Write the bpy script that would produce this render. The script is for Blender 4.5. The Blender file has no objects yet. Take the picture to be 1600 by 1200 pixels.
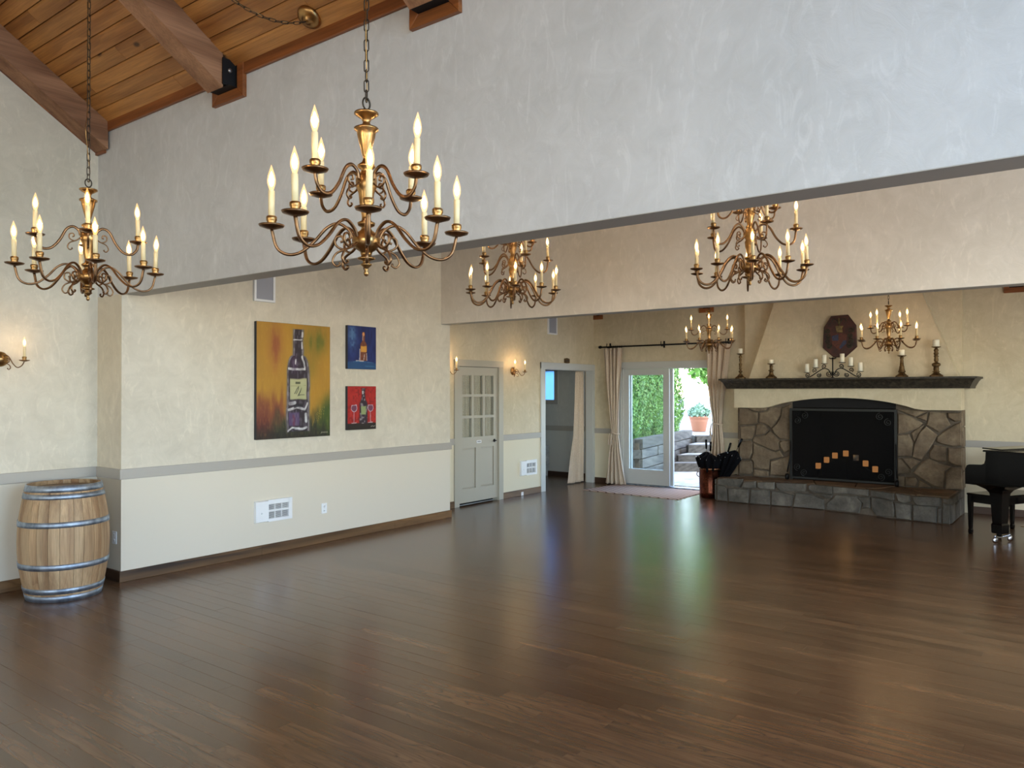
import bpy, math, random
import numpy as np
from mathutils import Vector, Matrix
from math import sin, cos, pi, radians

SC = bpy.context.scene
COL = SC.collection
RNG = random.Random(7)

# ------------------------------------------------------------------ camera
f_px = 1205.963
yaw, pitch, roll = radians(37.004), radians(0.482), radians(-0.053)
fw = Vector((cos(yaw) * cos(pitch), sin(yaw) * cos(pitch), sin(pitch)))
rt = Vector((sin(yaw), -cos(yaw), 0)).normalized()
up = rt.cross(fw).normalized()
rt, up = cos(roll) * rt + sin(roll) * up, -sin(roll) * rt + cos(roll) * up
camd = bpy.data.cameras.new('camera')
camd.sensor_width = 36.0
camd.lens = f_px / 1600.0 * 36.0
camd.clip_end = 500
cam = bpy.data.objects.new('camera', camd)
COL.objects.link(cam)
M = Matrix((rt, up, -fw)).transposed().to_4x4()
M.translation = Vector((0, 0, 1.74))
cam.matrix_world = M
SC.camera = cam

# ------------------------------------------------------------------ world, sun, daylight, exposure
SC.view_settings.view_transform = 'Standard'
SC.view_settings.look = 'None'
SC.view_settings.gamma = 1.0
SC.view_settings.use_curve_mapping = False
SC.view_settings.exposure = -0.08

w = bpy.data.worlds.new('sky')
SC.world = w
w.use_nodes = True
nt = w.node_tree
nt.nodes.clear()
sky = nt.nodes.new('ShaderNodeTexSky')
sky.sky_type = 'NISHITA'
sky.sun_disc = False
sky.sun_elevation = radians(48)
sky.sun_rotation = radians(60)
sky.air_density = 1.0
sky.dust_density = 0.6
sky.ozone_density = 2.0
bg = nt.nodes.new('ShaderNodeBackground')
bg.inputs['Strength'].default_value = 1.7
wo = nt.nodes.new('ShaderNodeOutputWorld')
nt.links.new(sky.outputs[0], bg.inputs['Color'])
nt.links.new(bg.outputs[0], wo.inputs[0])


def add_light(name, kind, loc, energy, color=(1, 1, 1), size=None, size_y=None, direction=None, angle=None):
    l = bpy.data.lights.new(name, kind)
    l.energy = energy
    l.color = color
    if kind == 'AREA':
        l.shape = 'RECTANGLE'
        l.size = size
        l.size_y = size_y
    elif kind == 'POINT':
        l.shadow_soft_size = size
    elif kind == 'SUN':
        l.angle = angle
    o = bpy.data.objects.new(name, l)
    COL.objects.link(o)
    o.location = loc
    if direction is not None:
        o.rotation_euler = Vector(direction).to_track_quat('-Z', 'Y').to_euler()
    return o


add_light('sun', 'SUN', (20, 0, 20), 3.5, (1.0, 0.96, 0.88), direction=(0.25, 0.75, -1.05), angle=radians(1.0))
# daylight coming in through the windows of the hall (behind and to one side of the camera)
# (the camera is white-balanced for the warm lamps, so the side windows read blue near the glass)
for nm, loc, e, sx, sy, d, DAY in [
    ('daylight_side_window', (1.75, -4.25, 2.95), 300, 2.6, 3.7, (0.15, 1, 0), (0.22, 0.55, 1.0)),
    ('daylight_side_window', (-2.6, -4.25, 2.95), 105, 3.0, 3.7, (0, 1, 0), (1.0, 0.92, 0.80)),
    ('daylight_middle_window', (5.7, -4.25, 2.1), 275, 2.8, 2.4, (0.4, 1, 0), (0.97, 0.97, 0.95)),
    ('daylight_far_window', (10.2, -4.25, 1.8), 55, 2.2, 1.8, (0, 1, 0), (1.0, 0.92, 0.80)),
    ('daylight_rear_window', (-5.55, -1.6, 1.9), 120, 2.6, 2.1, (1, 0, 0), (0.95, 0.97, 1.0)),
    ('daylight_rear_window', (-5.55, 3.2, 1.9), 105, 2.6, 2.1, (1, 0, 0), (1.0, 0.94, 0.84)),
]:
    add_light(nm, 'AREA', loc, e, DAY, sx, sy, d)

# ------------------------------------------------------------------ material helpers
MATS = {}


def lin(c):
    return tuple((x / 255.0 / 12.92) if x / 255.0 <= 0.04045 else ((x / 255.0 + 0.055) / 1.055) ** 2.4 for x in c)


class N:
    def __init__(s, name):
        s.m = bpy.data.materials.new(name)
        s.m.use_nodes = True
        s.t = s.m.node_tree
        s.b = s.t.nodes['Principled BSDF']
        s.out = s.t.nodes['Material Output']

    def n(s, typ, **kw):
        x = s.t.nodes.new(typ)
        for k, v in kw.items():
            if k.startswith('i_'):
                key = k[2:]
                key = int(key) if key.isdigit() else key.replace('_', ' ')
                x.inputs[key].default_value = v
            else:
                setattr(x, k, v)
        return x

    def l(s, a, b):
        s.t.links.new(a, b)

    def set(s, rough=None, metal=None, spec=None, col=None, coat=None):
        if rough is not None: s.b.inputs['Roughness'].default_value = rough
        if metal is not None: s.b.inputs['Metallic'].default_value = metal
        if spec is not None: s.b.inputs['Specular IOR Level'].default_value = spec
        if col is not None: s.b.inputs['Base Color'].default_value = (*lin(col), 1)
        if coat is not None: s.b.inputs['Coat Weight'].default_value = coat

    def coords(s, kind='Object', scale=(1, 1, 1), rot=(0, 0, 0), loc=None):
        tc = s.n('ShaderNodeTexCoord')
        mp = s.n('ShaderNodeMapping')
        mp.inputs['Scale'].default_value = scale
        mp.inputs['Rotation'].default_value = rot
        s.l(tc.outputs[kind], mp.inputs['Vector'])
        if loc is not None:
            s.l(loc, mp.inputs['Location'])
        return mp.outputs[0]

    def noise(s, vec, scale=5, detail=4, rough=0.55, dist=0.0):
        x = s.n('ShaderNodeTexNoise')
        x.inputs['Scale'].default_value = scale
        x.inputs['Detail'].default_value = detail
        x.inputs['Roughness'].default_value = rough
        x.inputs['Distortion'].default_value = dist
        s.l(vec, x.inputs['Vector'])
        return x.outputs[0]

    def ramp(s, fac, stops):
        r = s.n('ShaderNodeValToRGB')
        e = r.color_ramp.elements
        while len(e) < len(stops): e.new(0.5)
        for el, (p, c) in zip(e, stops):
            el.position = p
            el.color = (*(lin(c) if max(c) > 1 else c), 1)
        s.l(fac, r.inputs[0])
        return r.outputs[0]

    def mix(s, fac, a, b, mode='MIX'):
        x = s.n('ShaderNodeMix', data_type='RGBA', blend_type=mode)
        for sock, v in ((x.inputs[0], fac), (x.inputs[6], a), (x.inputs[7], b)):
            if isinstance(v, (int, float)): sock.default_value = v
            elif isinstance(v, tuple): sock.default_value = (*lin(v), 1)
            else: s.l(v, sock)
        return x.outputs[2]

    def bump(s, h, strength=0.3, dist=0.01):
        b = s.n('ShaderNodeBump')
        b.inputs['Strength'].default_value = strength
        b.inputs['Distance'].default_value = dist
        s.l(h, b.inputs['Height'])
        s.l(b.outputs[0], s.b.inputs['Normal'])

    def base(s, c): s.l(c, s.b.inputs['Base Color'])


def simple(name, col, rough=0.5, metal=0.0, spec=0.5, bumpy=0.0, bscale=40, vary=0.0):
    if name in MATS: return MATS[name]
    a = N(name)
    a.set(rough, metal, spec, col)
    if bumpy or vary:
        v = a.coords('Object')
        nz = a.noise(v, bscale, 4)
        if bumpy: a.bump(nz, bumpy, 0.005)
        if vary:
            c1 = tuple(max(2, x * (1 - vary)) for x in col)
            c2 = tuple(min(255, x * (1 + vary)) for x in col)
            a.base(a.ramp(nz, [(0.3, c1), (0.7, c2)]))
    MATS[name] = a.m
    return a.m


def mat_plaster(name, upper, upper2, lower=None, split=0.98):
    a = N(name)
    v = a.coords('Object')
    n1 = a.noise(v, 1.1, 5, 0.6, 0.6)
    n2 = a.noise(v, 5.5, 5, 0.65, 1.2)
    n3 = a.noise(v, 26, 3, 0.6, 0.4)
    mp = a.coords('Object', (1, 1, 0.35))
    n4 = a.noise(mp, 9, 4, 0.7, 2.0)
    m = a.n('ShaderNodeMath', operation='ADD'); a.l(n1, m.inputs[0]); a.l(n2, m.inputs[1])
    m2 = a.n('ShaderNodeMath', operation='MULTIPLY', i_1=0.5); a.l(m.outputs[0], m2.inputs[0])
    c = a.ramp(m2.outputs[0], [(0.34, upper2), (0.66, upper)])
    sp = a.ramp(n4, [(0.55, (0, 0, 0)), (0.68, (1, 1, 1))])
    sp2 = a.n('ShaderNodeMath', operation='MULTIPLY', i_1=0.30); a.l(sp, sp2.inputs[0])
    hi = tuple(min(255, x * 1.10) for x in upper)
    c = a.mix(sp2.outputs[0], c, hi)
    if lower:
        geo = a.n('ShaderNodeNewGeometry'); sep = a.n('ShaderNodeSeparateXYZ')
        a.l(geo.outputs['Position'], sep.inputs[0])
        lt = a.n('ShaderNodeMath', operation='LESS_THAN', i_1=split); a.l(sep.outputs[2], lt.inputs[0])
        c = a.mix(lt.outputs[0], c, lower)
        inv = a.n('ShaderNodeMath', operation='SUBTRACT'); inv.inputs[0].default_value = 1.0
        a.l(lt.outputs[0], inv.inputs[1])
        hh = a.n('ShaderNodeMath', operation='MULTIPLY'); a.l(n2, hh.inputs[0]); a.l(inv.outputs[0], hh.inputs[1])
        h2 = a.n('ShaderNodeMath', operation='ADD'); a.l(hh.outputs[0], h2.inputs[0])
        h3 = a.n('ShaderNodeMath', operation='MULTIPLY', i_1=0.12); a.l(n3, h3.inputs[0]); a.l(h3.outputs[0], h2.inputs[1])
        a.bump(h2.outputs[0], 0.30, 0.012)
    else:
        a.bump(n2, 0.30, 0.012)
    a.base(c)
    a.set(rough=0.55, spec=0.35)
    MATS[name] = a.m
    return a.m


def mat_wood(name, dark, mid, light, axis='Y', scale=1.0, rough=0.45, knots=False, coat=0.0, use_rnd=True, var=0.35, spec=0.4, wmix=0.5, cath=False):
    a = N(name)
    at = a.n('ShaderNodeAttribute', attribute_name='rnd') if use_rnd == 'attr' else None
    oi = a.n('ShaderNodeObjectInfo')
    rnd = at.outputs['Fac'] if at else oi.outputs['Random']
    comb = a.n('ShaderNodeCombineXYZ')
    mu = a.n('ShaderNodeMath', operation='MULTIPLY', i_1=37.0); a.l(rnd, mu.inputs[0])
    for i in range(3): a.l(mu.outputs[0], comb.inputs[i])
    s = [9 * scale] * 3
    s['XYZ'.index(axis)] = 0.85 * scale
    v = a.coords('Object', tuple(s), loc=comb.outputs[0])
    warp = a.noise(v, 0.9, 3, 0.5, 0.3)
    wv = a.n('ShaderNodeTexWave', wave_type='RINGS', rings_direction=axis, wave_profile='SAW')
    wv.inputs['Scale'].default_value = 0.55
    wv.inputs['Distortion'].default_value = 7.0
    wv.inputs['Detail'].default_value = 3.0
    wv.inputs['Detail Scale'].default_value = 0.8
    a.l(v, wv.inputs['Vector'])
    s2 = [(70 if cath else 120) * scale] * 3
    s2['XYZ'.index(axis)] = 4 * scale
    v2 = a.coords('Object', tuple(s2), loc=comb.outputs[0])
    fine = a.noise(v2, 1.0, 3, 0.6)
    c = a.ramp(wv.outputs['Fac'], [(0.0, mid), (0.55, light), (0.86, mid), (0.97, dark)])
    c2 = a.ramp(warp, [(0.35, dark), (0.65, light)])
    c = a.mix(1 - wmix, c, c2)
    if cath:
        sc3 = [11 * scale] * 3
        sc3['XYZ'.index(axis)] = 1.5 * scale
        v3 = a.coords('Object', tuple(sc3), loc=comb.outputs[0])
        nn = a.noise(v3, 0.8, 2, 0.5, 0.2)
        mm = a.n('ShaderNodeMath', operation='MULTIPLY', i_1=11.0); a.l(nn, mm.inputs[0])
        fr_ = a.n('ShaderNodeMath', operation='FRACT'); a.l(mm.outputs[0], fr_.inputs[0])
        gl = a.ramp(fr_.outputs[0], [(0.0, (0.52, 0.48, 0.44)), (0.22, (0.95, 0.95, 0.95)), (0.8, (1, 1, 1)), (1.0, (0.62, 0.58, 0.54))])
        sel = a.ramp(warp, [(0.40, (0, 0, 0)), (0.60, (1, 1, 1))])
        selm = a.n('ShaderNodeMath', operation='MULTIPLY', i_1=0.75); a.l(sel, selm.inputs[0])
        c = a.mix(selm.outputs[0], c, a.mix(1.0, c, gl, 'MULTIPLY'))
    fi = a.ramp(fine, [(0.35, (0.55, 0.55, 0.55)), (0.62, (1, 1, 1))])
    c = a.mix(0.28 if cath else 0.55, c, fi, 'MULTIPLY')
    # board to board difference
    tone = a.ramp(rnd, [(0.0, (1 - var, 1 - var, 1 - var)), (1.0, (1.0, 1.0, 1.0))])
    c = a.mix(1.0, c, tone, 'MULTIPLY')
    if knots:
        vk = a.n('ShaderNodeTexVoronoi', feature='F1')
        s3 = [7.0 * scale] * 3
        s3['XYZ'.index(axis)] = 3.6 * scale
        vv = a.coords('Object', tuple(s3), loc=comb.outputs[0])
        vk.inputs['Scale'].default_value = 0.55
        vk.inputs['Randomness'].default_value = 1.0
        a.l(vv, vk.inputs['Vector'])
        k = a.ramp(vk.outputs['Distance'], [(0.035, (1, 1, 1)), (0.08, (0, 0, 0))])
        kd = tuple(x * 0.55 for x in dark)
        c = a.mix(k, c, kd)
    a.base(c)
    a.bump(fine, 0.12, 0.003)
    a.set(rough=rough, spec=spec, coat=coat)
    a.b.inputs['Coat Roughness'].default_value = 0.2
    MATS[name] = a.m
    return a.m


mat_plaster('plaster_wall', (210, 200, 180), (190, 180, 160), (208, 197, 177))
mat_plaster('plaster_header', (203, 203, 202), (186, 186, 184))
mat_plaster('plaster_far', (210, 196, 166), (190, 175, 144), (214, 202, 174))
mat_plaster('plaster_rear_header', (224, 214, 200), (208, 198, 182))
mat_plaster('plaster_alcove', (196, 194, 186), (188, 186, 178), (196, 194, 186))
simple('rail_paint', (163, 156, 145), 0.45)
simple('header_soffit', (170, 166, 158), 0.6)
simple('door_paint', (170, 163, 146), 0.4)
simple('frame_paint', (186, 186, 180), 0.4)
simple('white_paint', (225, 224, 222), 0.4)
simple('grey_grille', (150, 150, 156), 0.7, bumpy=0.4, bscale=400)
simple('slot_dark', (40, 40, 44), 0.6)
simple('black_iron', (20, 19, 18), 0.5, 0.6)
simple('screen_iron', (34, 35, 33), 0.5, 0.3)
simple('black_steel', (16, 16, 17), 0.6, 0.3)
simple('bolt_steel', (150, 150, 150), 0.35, 0.9)
simple('black_gloss', (4, 4, 5), 0.14, 0.0, 0.22)
simple('flat_black', (14, 12, 11), 0.9)
simple('sleeve_cream', (226, 206, 158), 0.5)
simple('wax', (232, 226, 204), 0.4)
simple('chain_dark', (62, 54, 44), 0.5, 0.8)
simple('umbrella_cloth', (5, 5, 8), 0.8, 0.0, 0.1)
simple('ivory', (230, 226, 214), 0.3)
simple('silver', (190, 192, 196), 0.2, 1.0)
simple('terracotta', (190, 126, 96), 0.8, bumpy=0.1)
simple('backing_brown', (110, 95, 80), 0.95, bumpy=0.8, bscale=60, vary=0.3)
mat_wood('oak_floor', (80, 54, 34), (112, 79, 52), (126, 92, 62), 'Y', 1.0, 0.25, use_rnd='attr', var=0.28, spec=0.62, wmix=0.25, cath=True, coat=0.2)
mat_wood('oak_base', (44, 28, 16), (108, 78, 48), (150, 112, 72), 'X', 0.8, 0.45, cath=True, wmix=0.4)
mat_wood('oak_base_y', (44, 28, 18), (74, 48, 32), (94, 64, 42), 'Y', 0.8, 0.45)
mat_wood('pine_plank', (138, 84, 38), (186, 124, 62), (206, 145, 78), 'Y', 0.8, 0.42, knots=True, var=0.22, wmix=0.3)
mat_wood('beam_wood', (120, 80, 52), (160, 112, 80), (182, 134, 98), 'X', 0.7, 0.6, knots=True, var=0.1, wmix=0.12)
mat_wood('frame_wood', (104, 56, 26), (142, 82, 40), (162, 98, 50), 'Y', 0.8, 0.4, var=0.15, wmix=0.2)
mat_wood('barrel_oak', (128, 90, 56), (184, 148, 108), (204, 170, 128), 'Z', 0.8, 0.6, var=0.25, wmix=0.25)
mat_wood('timber', (66, 60, 54), (104, 96, 88), (126, 118, 108), 'X', 0.8, 0.85, var=0.3)


def mat_brass(name, c1, c2, rough=0.28):
    a = N(name)
    v = a.coords('Object')
    n = a.noise(v, 14, 4)
    a.base(a.ramp(n, [(0.35, c1), (0.65, c2)]))
    a.set(rough=rough, metal=1.0)
    n2 = a.noise(v, 60, 3)
    r = a.n('ShaderNodeMapRange', i_3=rough - 0.06, i_4=rough + 0.14); a.l(n2, r.inputs[0])
    a.l(r.outputs[0], a.b.inputs['Roughness'])
    MATS[name] = a.m


mat_brass('brass', (128, 96, 56), (186, 146, 94))
mat_brass('old_brass', (96, 72, 50), (146, 112, 80), 0.32)
mat_brass('galvanised', (128, 138, 150), (176, 186, 198), 0.5)
mat_brass('copper', (86, 46, 34), (134, 80, 60), 0.2)
mat_brass('antique_gold', (84, 66, 44), (128, 104, 72), 0.55)


def mat_stone(name, cols, rough=0.85):
    a = N(name)
    oi = a.n('ShaderNodeObjectInfo')
    comb = a.n('ShaderNodeCombineXYZ')
    mu = a.n('ShaderNodeMath', operation='MULTIPLY', i_1=23.0); a.l(oi.outputs['Random'], mu.inputs[0])
    for i in range(3): a.l(mu.outputs[0], comb.inputs[i])
    v = a.coords('Object', loc=comb.outputs[0])
    n1 = a.noise(v, 4.0, 6, 0.6, 0.4)
    n2 = a.noise(v, 22, 6, 0.7)
    c = a.ramp(n1, [(0.3, cols[0]), (0.52, cols[1]), (0.72, cols[2])])
    tone = a.ramp(oi.outputs['Random'], [(0, (0.78, 0.76, 0.74)), (1, (1, 1, 1))])
    c = a.mix(1.0, c, tone, 'MULTIPLY')
    g = a.ramp(n2, [(0.35, (0.72, 0.72, 0.72)), (0.65, (1, 1, 1))])
    c = a.mix(0.8, c, g, 'MULTIPLY')
    a.base(c)
    ad = a.n('ShaderNodeMath', operation='ADD'); a.l(n1, ad.inputs[0]); a.l(n2, ad.inputs[1])
    a.bump(ad.outputs[0], 0.8, 0.02)
    a.set(rough=rough, spec=0.3)
    MATS[name] = a.m


mat_stone('field_stone', [(98, 84, 66), (130, 112, 90), (156, 138, 112)])
mat_stone('hearth_stone', [(80, 76, 68), (108, 102, 92), (138, 130, 116)])
mat_stone('mortar', [(84, 74, 62), (104, 92, 78), (120, 108, 92)])
mat_stone('flagstone', [(92, 74, 56), (122, 98, 74), (146, 122, 96)], 0.6)
mat_stone('mantel_stone', [(38, 34, 28), (60, 54, 46), (92, 84, 72)], 0.6)
mat_stone('gravel', [(150, 150, 150), (190, 188, 184), (226, 224, 220)], 0.95)


def mat_emit(name, col, strength, transp=False):
    m = bpy.data.materials.new(name)
    m.use_nodes = True
    t = m.node_tree
    t.nodes.clear()
    o = t.nodes.new('ShaderNodeOutputMaterial')
    e = t.nodes.new('ShaderNodeEmission')
    e.inputs['Color'].default_value = (*lin(col), 1)
    e.inputs['Strength'].default_value = strength
    if transp:
        tr = t.nodes.new('ShaderNodeBsdfTransparent')
        gl = t.nodes.new('ShaderNodeBsdfGlossy'); gl.inputs['Roughness'].default_value = 0.05
        mx = t.nodes.new('ShaderNodeMixShader'); mx.inputs[0].default_value = 0.06
        t.links.new(tr.outputs[0], mx.inputs[1]); t.links.new(gl.outputs[0], mx.inputs[2])
        ad = t.nodes.new('ShaderNodeAddShader')
        t.links.new(mx.outputs[0], ad.inputs[0]); t.links.new(e.outputs[0], ad.inputs[1])
        t.links.new(ad.outputs[0], o.inputs[0])
    else:
        t.links.new(e.outputs[0], o.inputs[0])
    m.cycles.emission_sampling = 'NONE'
    MATS[name] = m


mat_emit('bulb_glass', (255, 196, 112), 0.6, True)
mat_emit('filament', (255, 214, 150), 12.0)
mat_emit('candle_glow', (255, 176, 104), 0.95)
mat_emit('flame', (255, 190, 90), 6.0)


def mat_glass(name, tint=(1, 1, 1), rough=0.0, refl=0.08, alpha_col=None):
    m = bpy.data.materials.new(name)
    m.use_nodes = True
    t = m.node_tree
    t.nodes.clear()
    o = t.nodes.new('ShaderNodeOutputMaterial')
    tr = t.nodes.new('ShaderNodeBsdfTransparent'); tr.inputs[0].default_value = (*tint, 1)
    gl = t.nodes.new('ShaderNodeBsdfGlossy'); gl.inputs['Roughness'].default_value = rough
    lw = t.nodes.new('ShaderNodeLayerWeight'); lw.inputs[0].default_value = 0.5
    pw = t.nodes.new('ShaderNodeMath'); pw.operation = 'POWER'; pw.inputs[1].default_value = 4.0
    fr = t.nodes.new('ShaderNodeMath'); fr.operation = 'MULTIPLY_ADD'; fr.inputs[1].default_value = 0.7; fr.inputs[2].default_value = 0.04
    t.links.new(lw.outputs['Facing'], pw.inputs[0]); t.links.new(pw.outputs[0], fr.inputs[0])
    mx = t.nodes.new('ShaderNodeMixShader')
    t.links.new(fr.outputs[0], mx.inputs[0]); t.links.new(tr.outputs[0], mx.inputs[1]); t.links.new(gl.outputs[0], mx.inputs[2])
    t.links.new(mx.outputs[0], o.inputs[0])
    MATS[name] = m


mat_glass('window_glass', (0.93, 0.97, 0.98))
a = N('frosted_glass'); a.set(0.6, 0, 0.3, (84, 134, 196)); a.b.inputs['Transmission Weight'].default_value = 0.9
MATS['frosted_glass'] = a.m
# woven mesh of the fire screen: fine black wire, half open
a = N('screen_mesh'); a.set(0.7, 0.2, 0.2, (10, 10, 10)); a.b.inputs['Alpha'].default_value = 0.45
MATS['screen_mesh'] = a.m

a = N('curtain_cloth'); v = a.coords('Object'); a.base(a.ramp(a.noise(v, 90, 2), [(0.3, (186, 166, 142)), (0.7, (206, 188, 166))]))
a.set(0.9, 0, 0.2); a.b.inputs['Sheen Weight'].default_value = 0.2
a.b.inputs['Transmission Weight'].default_value = 0.0
MATS['curtain_cloth'] = a.m

a = N('rug_weave'); v = a.coords('Object', (1, 1, 1), (0, 0, radians(38)))
b1 = a.n('ShaderNodeTexWave', wave_type='BANDS', bands_direction='X'); b1.inputs['Scale'].default_value = 3.3
a.l(v, b1.inputs['Vector'])
v2 = a.coords('Object', (1, 1, 1), (0, 0, radians(-38)))
b2 = a.n('ShaderNodeTexWave', wave_type='BANDS', bands_direction='X'); b2.inputs['Scale'].default_value = 3.3
a.l(v2, b2.inputs['Vector'])
l1 = a.ramp(b1.outputs['Fac'], [(0.05, (1, 1, 1)), (0.14, (0, 0, 0))])
l2 = a.ramp(b2.outputs['Fac'], [(0.02, (1, 1, 1)), (0.06, (0, 0, 0))])
c = a.mix(a.mix(0.25, l1, l2, 'ADD'), (178, 152, 134), (112, 88, 76))
a.base(c); a.set(0.95, 0, 0.1); MATS['rug_weave'] = a.m

a = N('carved_mantel'); v = a.coords('Object'); vo = a.n('ShaderNodeTexVoronoi', feature='SMOOTH_F1'); vo.inputs['Scale'].default_value = 16
a.l(v, vo.inputs['Vector']); nz = a.noise(v, 30, 5, 0.7)
a.base(a.mix(0.5, a.ramp(vo.outputs['Distance'], [(0.1, (74, 66, 54)), (0.5, (34, 30, 25))]), a.ramp(nz, [(0.4, (34, 30, 25)), (0.7, (84, 76, 62))])))
a.bump(vo.outputs['Distance'], 0.7, 0.015); a.set(0.5, 0, 0.4); MATS['carved_mantel'] = a.m


def mat_leaf(name, c1, c2, c3):
    a = N(name)
    v = a.coords('Object')
    n = a.noise(v, 7, 4)
    at = a.n('ShaderNodeAttribute', attribute_name='rnd')
    c = a.mix(0.5, a.ramp(n, [(0.3, c1), (0.7, c2)]), a.ramp(at.outputs['Fac'], [(0, c1), (0.6, c2), (1, c3)]))
    a.base(c)
    a.set(0.55, 0, 0.4)
    a.b.inputs['Subsurface Weight'].default_value = 0.0
    MATS[name] = a.m


mat_leaf('arborvitae_leaf', (74, 112, 50), (130, 172, 84), (186, 214, 128))
mat_leaf('pale_leaf', (110, 140, 110), (150, 180, 150), (196, 214, 180))
mat_leaf('tree_leaf', (92, 140, 48), (140, 184, 80), (186, 214, 120))

a = N('paint_art'); at = a.n('ShaderNodeAttribute', attribute_name='art'); a.base(at.outputs['Color'])
v = a.coords('Object'); a.bump(a.noise(v, 70, 5, 0.7, 1.5), 0.25, 0.004); a.set(0.5, 0, 0.4); MATS['paint_art'] = a.m


# ------------------------------------------------------------------ mesh helpers
class MB:
    def __init__(s):
        s.v = []; s.f = []; s.sm = []

    def add(s, vs, fs, smooth=False):
        o = len(s.v)
        s.v += [tuple(x) for x in vs]
        s.f += [tuple(i + o for i in f) for f in fs]
        s.sm += [smooth] * len(fs)
        return s

    def box(s, x0, x1, y0, y1, z0, z1):
        vs = [(x, y, z) for x in (x0, x1) for y in (y0, y1) for z in (z0, z1)]
        fs = [(0, 1, 3, 2), (4, 6, 7, 5), (0, 4, 5, 1), (2, 3, 7, 6), (0, 2, 6, 4), (1, 5, 7, 3)]
        return s.add(vs, fs)

    def bbox(s, x0, x1, y0, y1, z0, z1, b=0.004):
        # box with chamfered edges: three stacked loops in z
        def loop(i, z): return [(x0 + i, y0 + i, z), (x1 - i, y0 + i, z), (x1 - i, y1 - i, z), (x0 + i, y1 - i, z)]
        vs = loop(b, z0) + loop(0, z0 + b) + loop(0, z1 - b) + loop(b, z1)
        fs = [(3, 2, 1, 0), (12, 13, 14, 15)]
        for k in range(3):
            for i in range(4):
                j = (i + 1) % 4
                fs.append((k * 4 + i, k * 4 + j, k * 4 + 4 + j, k * 4 + 4 + i))
        return s.add(vs, fs)

    def lathe(s, prof, seg=24, axis='z', c=(0, 0, 0), smooth=True, closed=True):
        vs = []; fs = []
        n = len(prof)
        for i in range(seg):
            a = 2 * pi * i / seg
            for r, z in prof:
                p = (r * cos(a), r * sin(a), z)
                if axis == 'x': p = (z, r * cos(a), r * sin(a))
                if axis == 'y': p = (r * sin(a), z, r * cos(a))
                vs.append((p[0] + c[0], p[1] + c[1], p[2] + c[2]))
        for i in range(seg):
            j = (i + 1) % seg
            for k in range(n - 1):
                fs.append((i * n + k, j * n + k, j * n + k + 1, i * n + k + 1))
        if closed:
            if prof[0][0] > 1e-6: fs.append(tuple(i * n for i in range(seg))[::-1])
            if prof[-1][0] > 1e-6: fs.append(tuple(i * n + n - 1 for i in range(seg)))
        return s.add(vs, fs, smooth)

    def tube(s, pts, r, seg=8, closed=False, smooth=True, flat=1.0):
        pts = [Vector(p) for p in pts]
        n = len(pts)
        rr = r if isinstance(r, (list, tuple)) else [r] * n
        vs = []; fs = []
        prev = None
        for i, p in enumerate(pts):
            if closed: t = pts[(i + 1) % n] - pts[i - 1]
            else: t = pts[min(i + 1, n - 1)] - pts[max(i - 1, 0)]
            t.normalize()
            if prev is None:
                ref = Vector((0, 0, 1)) if abs(t.z) < 0.9 else Vector((0, 1, 0))
                nrm = t.cross(ref).normalized()
            else:
                nrm = (prev - prev.dot(t) * t)
                if nrm.length < 1e-6: nrm = t.cross(Vector((0.3, 0.5, 0.8)))
                nrm.normalize()
            prev = nrm
            bn = t.cross(nrm)
            for k in range(seg):
                a = 2 * pi * k / seg
                vs.append(p + rr[i] * (cos(a) * nrm * flat + sin(a) * bn))
        for i in range(n if closed else n - 1):
            j = (i + 1) % n
            for k in range(seg):
                l = (k + 1) % seg
                fs.append((i * seg + k, i * seg + l, j * seg + l, j * seg + k))
        if not closed:
            fs.append(tuple(range(seg))[::-1])
            fs.append(tuple((n - 1) * seg + k for k in range(seg)))
        return s.add(vs, fs, smooth)

    def prism(s, poly, d, inset=0.0, lip=0.0, smooth=False):
        """3-D polygon extruded along vector d; the far face inset (rounded stone look)"""
        P = [Vector(p) for p in poly]
        d = Vector(d)
        n = len(P)
        c = sum(P, Vector()) / n
        rings = [P, [p + d * (1 - lip) for p in P]]
        if inset: rings.append([p + d + (c - p).normalized() * min(inset, (c - p).length * 0.4) for p in P])
        else: rings[1] = [p + d for p in P]
        vs = [p for r_ in rings for p in r_]
        fs = []
        for k in range(len(rings) - 1):
            for i in range(n):
                j = (i + 1) % n
                fs.append((k * n + i, k * n + j, k * n + n + j, k * n + n + i))
        fs.append(tuple(range(n))[::-1])
        fs.append(tuple((len(rings) - 1) * n + i for i in range(n)))
        return s.add(vs, fs, smooth)

    def build(s, name, mat, parent=None, loc=None, **props):
        me = bpy.data.meshes.new(name)
        me.from_pydata([tuple(x) for x in s.v], [], s.f)
        if any(s.sm): me.polygons.foreach_set('use_smooth', s.sm)
        m = MATS[mat] if isinstance(mat, str) else mat
        me.materials.append(m)
        import bmesh
        bm = bmesh.new(); bm.from_mesh(me); bmesh.ops.recalc_face_normals(bm, faces=bm.faces); bm.to_mesh(me); bm.free()
        return link(name, me, parent, loc, **props)


def link(name, me, parent=None, loc=None, **props):
    o = bpy.data.objects.new(name, me)
    COL.objects.link(o)
    if parent is not None: o.parent = parent
    if loc is not None: o.location = loc
    for k, v in props.items(): o[k] = v
    return o


def thing(name, label, cat, loc=(0, 0, 0), rz=0.0, group=None):
    o = bpy.data.objects.new(name, None)
    COL.objects.link(o)
    o.location = loc
    o.rotation_euler = (0, 0, rz)
    o.empty_display_size = 0.1
    o['label'] = label
    o['category'] = cat
    if group: o['group'] = group
    return o


def tag(o, label, cat, group=None):
    o['label'] = label
    o['category'] = cat
    if group: o['group'] = group
    return o


def struct(name, mb, mat, parent=None, **kw):
    o = mb.build(name, mat, parent, **kw)
    if parent is None: o['kind'] = 'structure'
    return o


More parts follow.
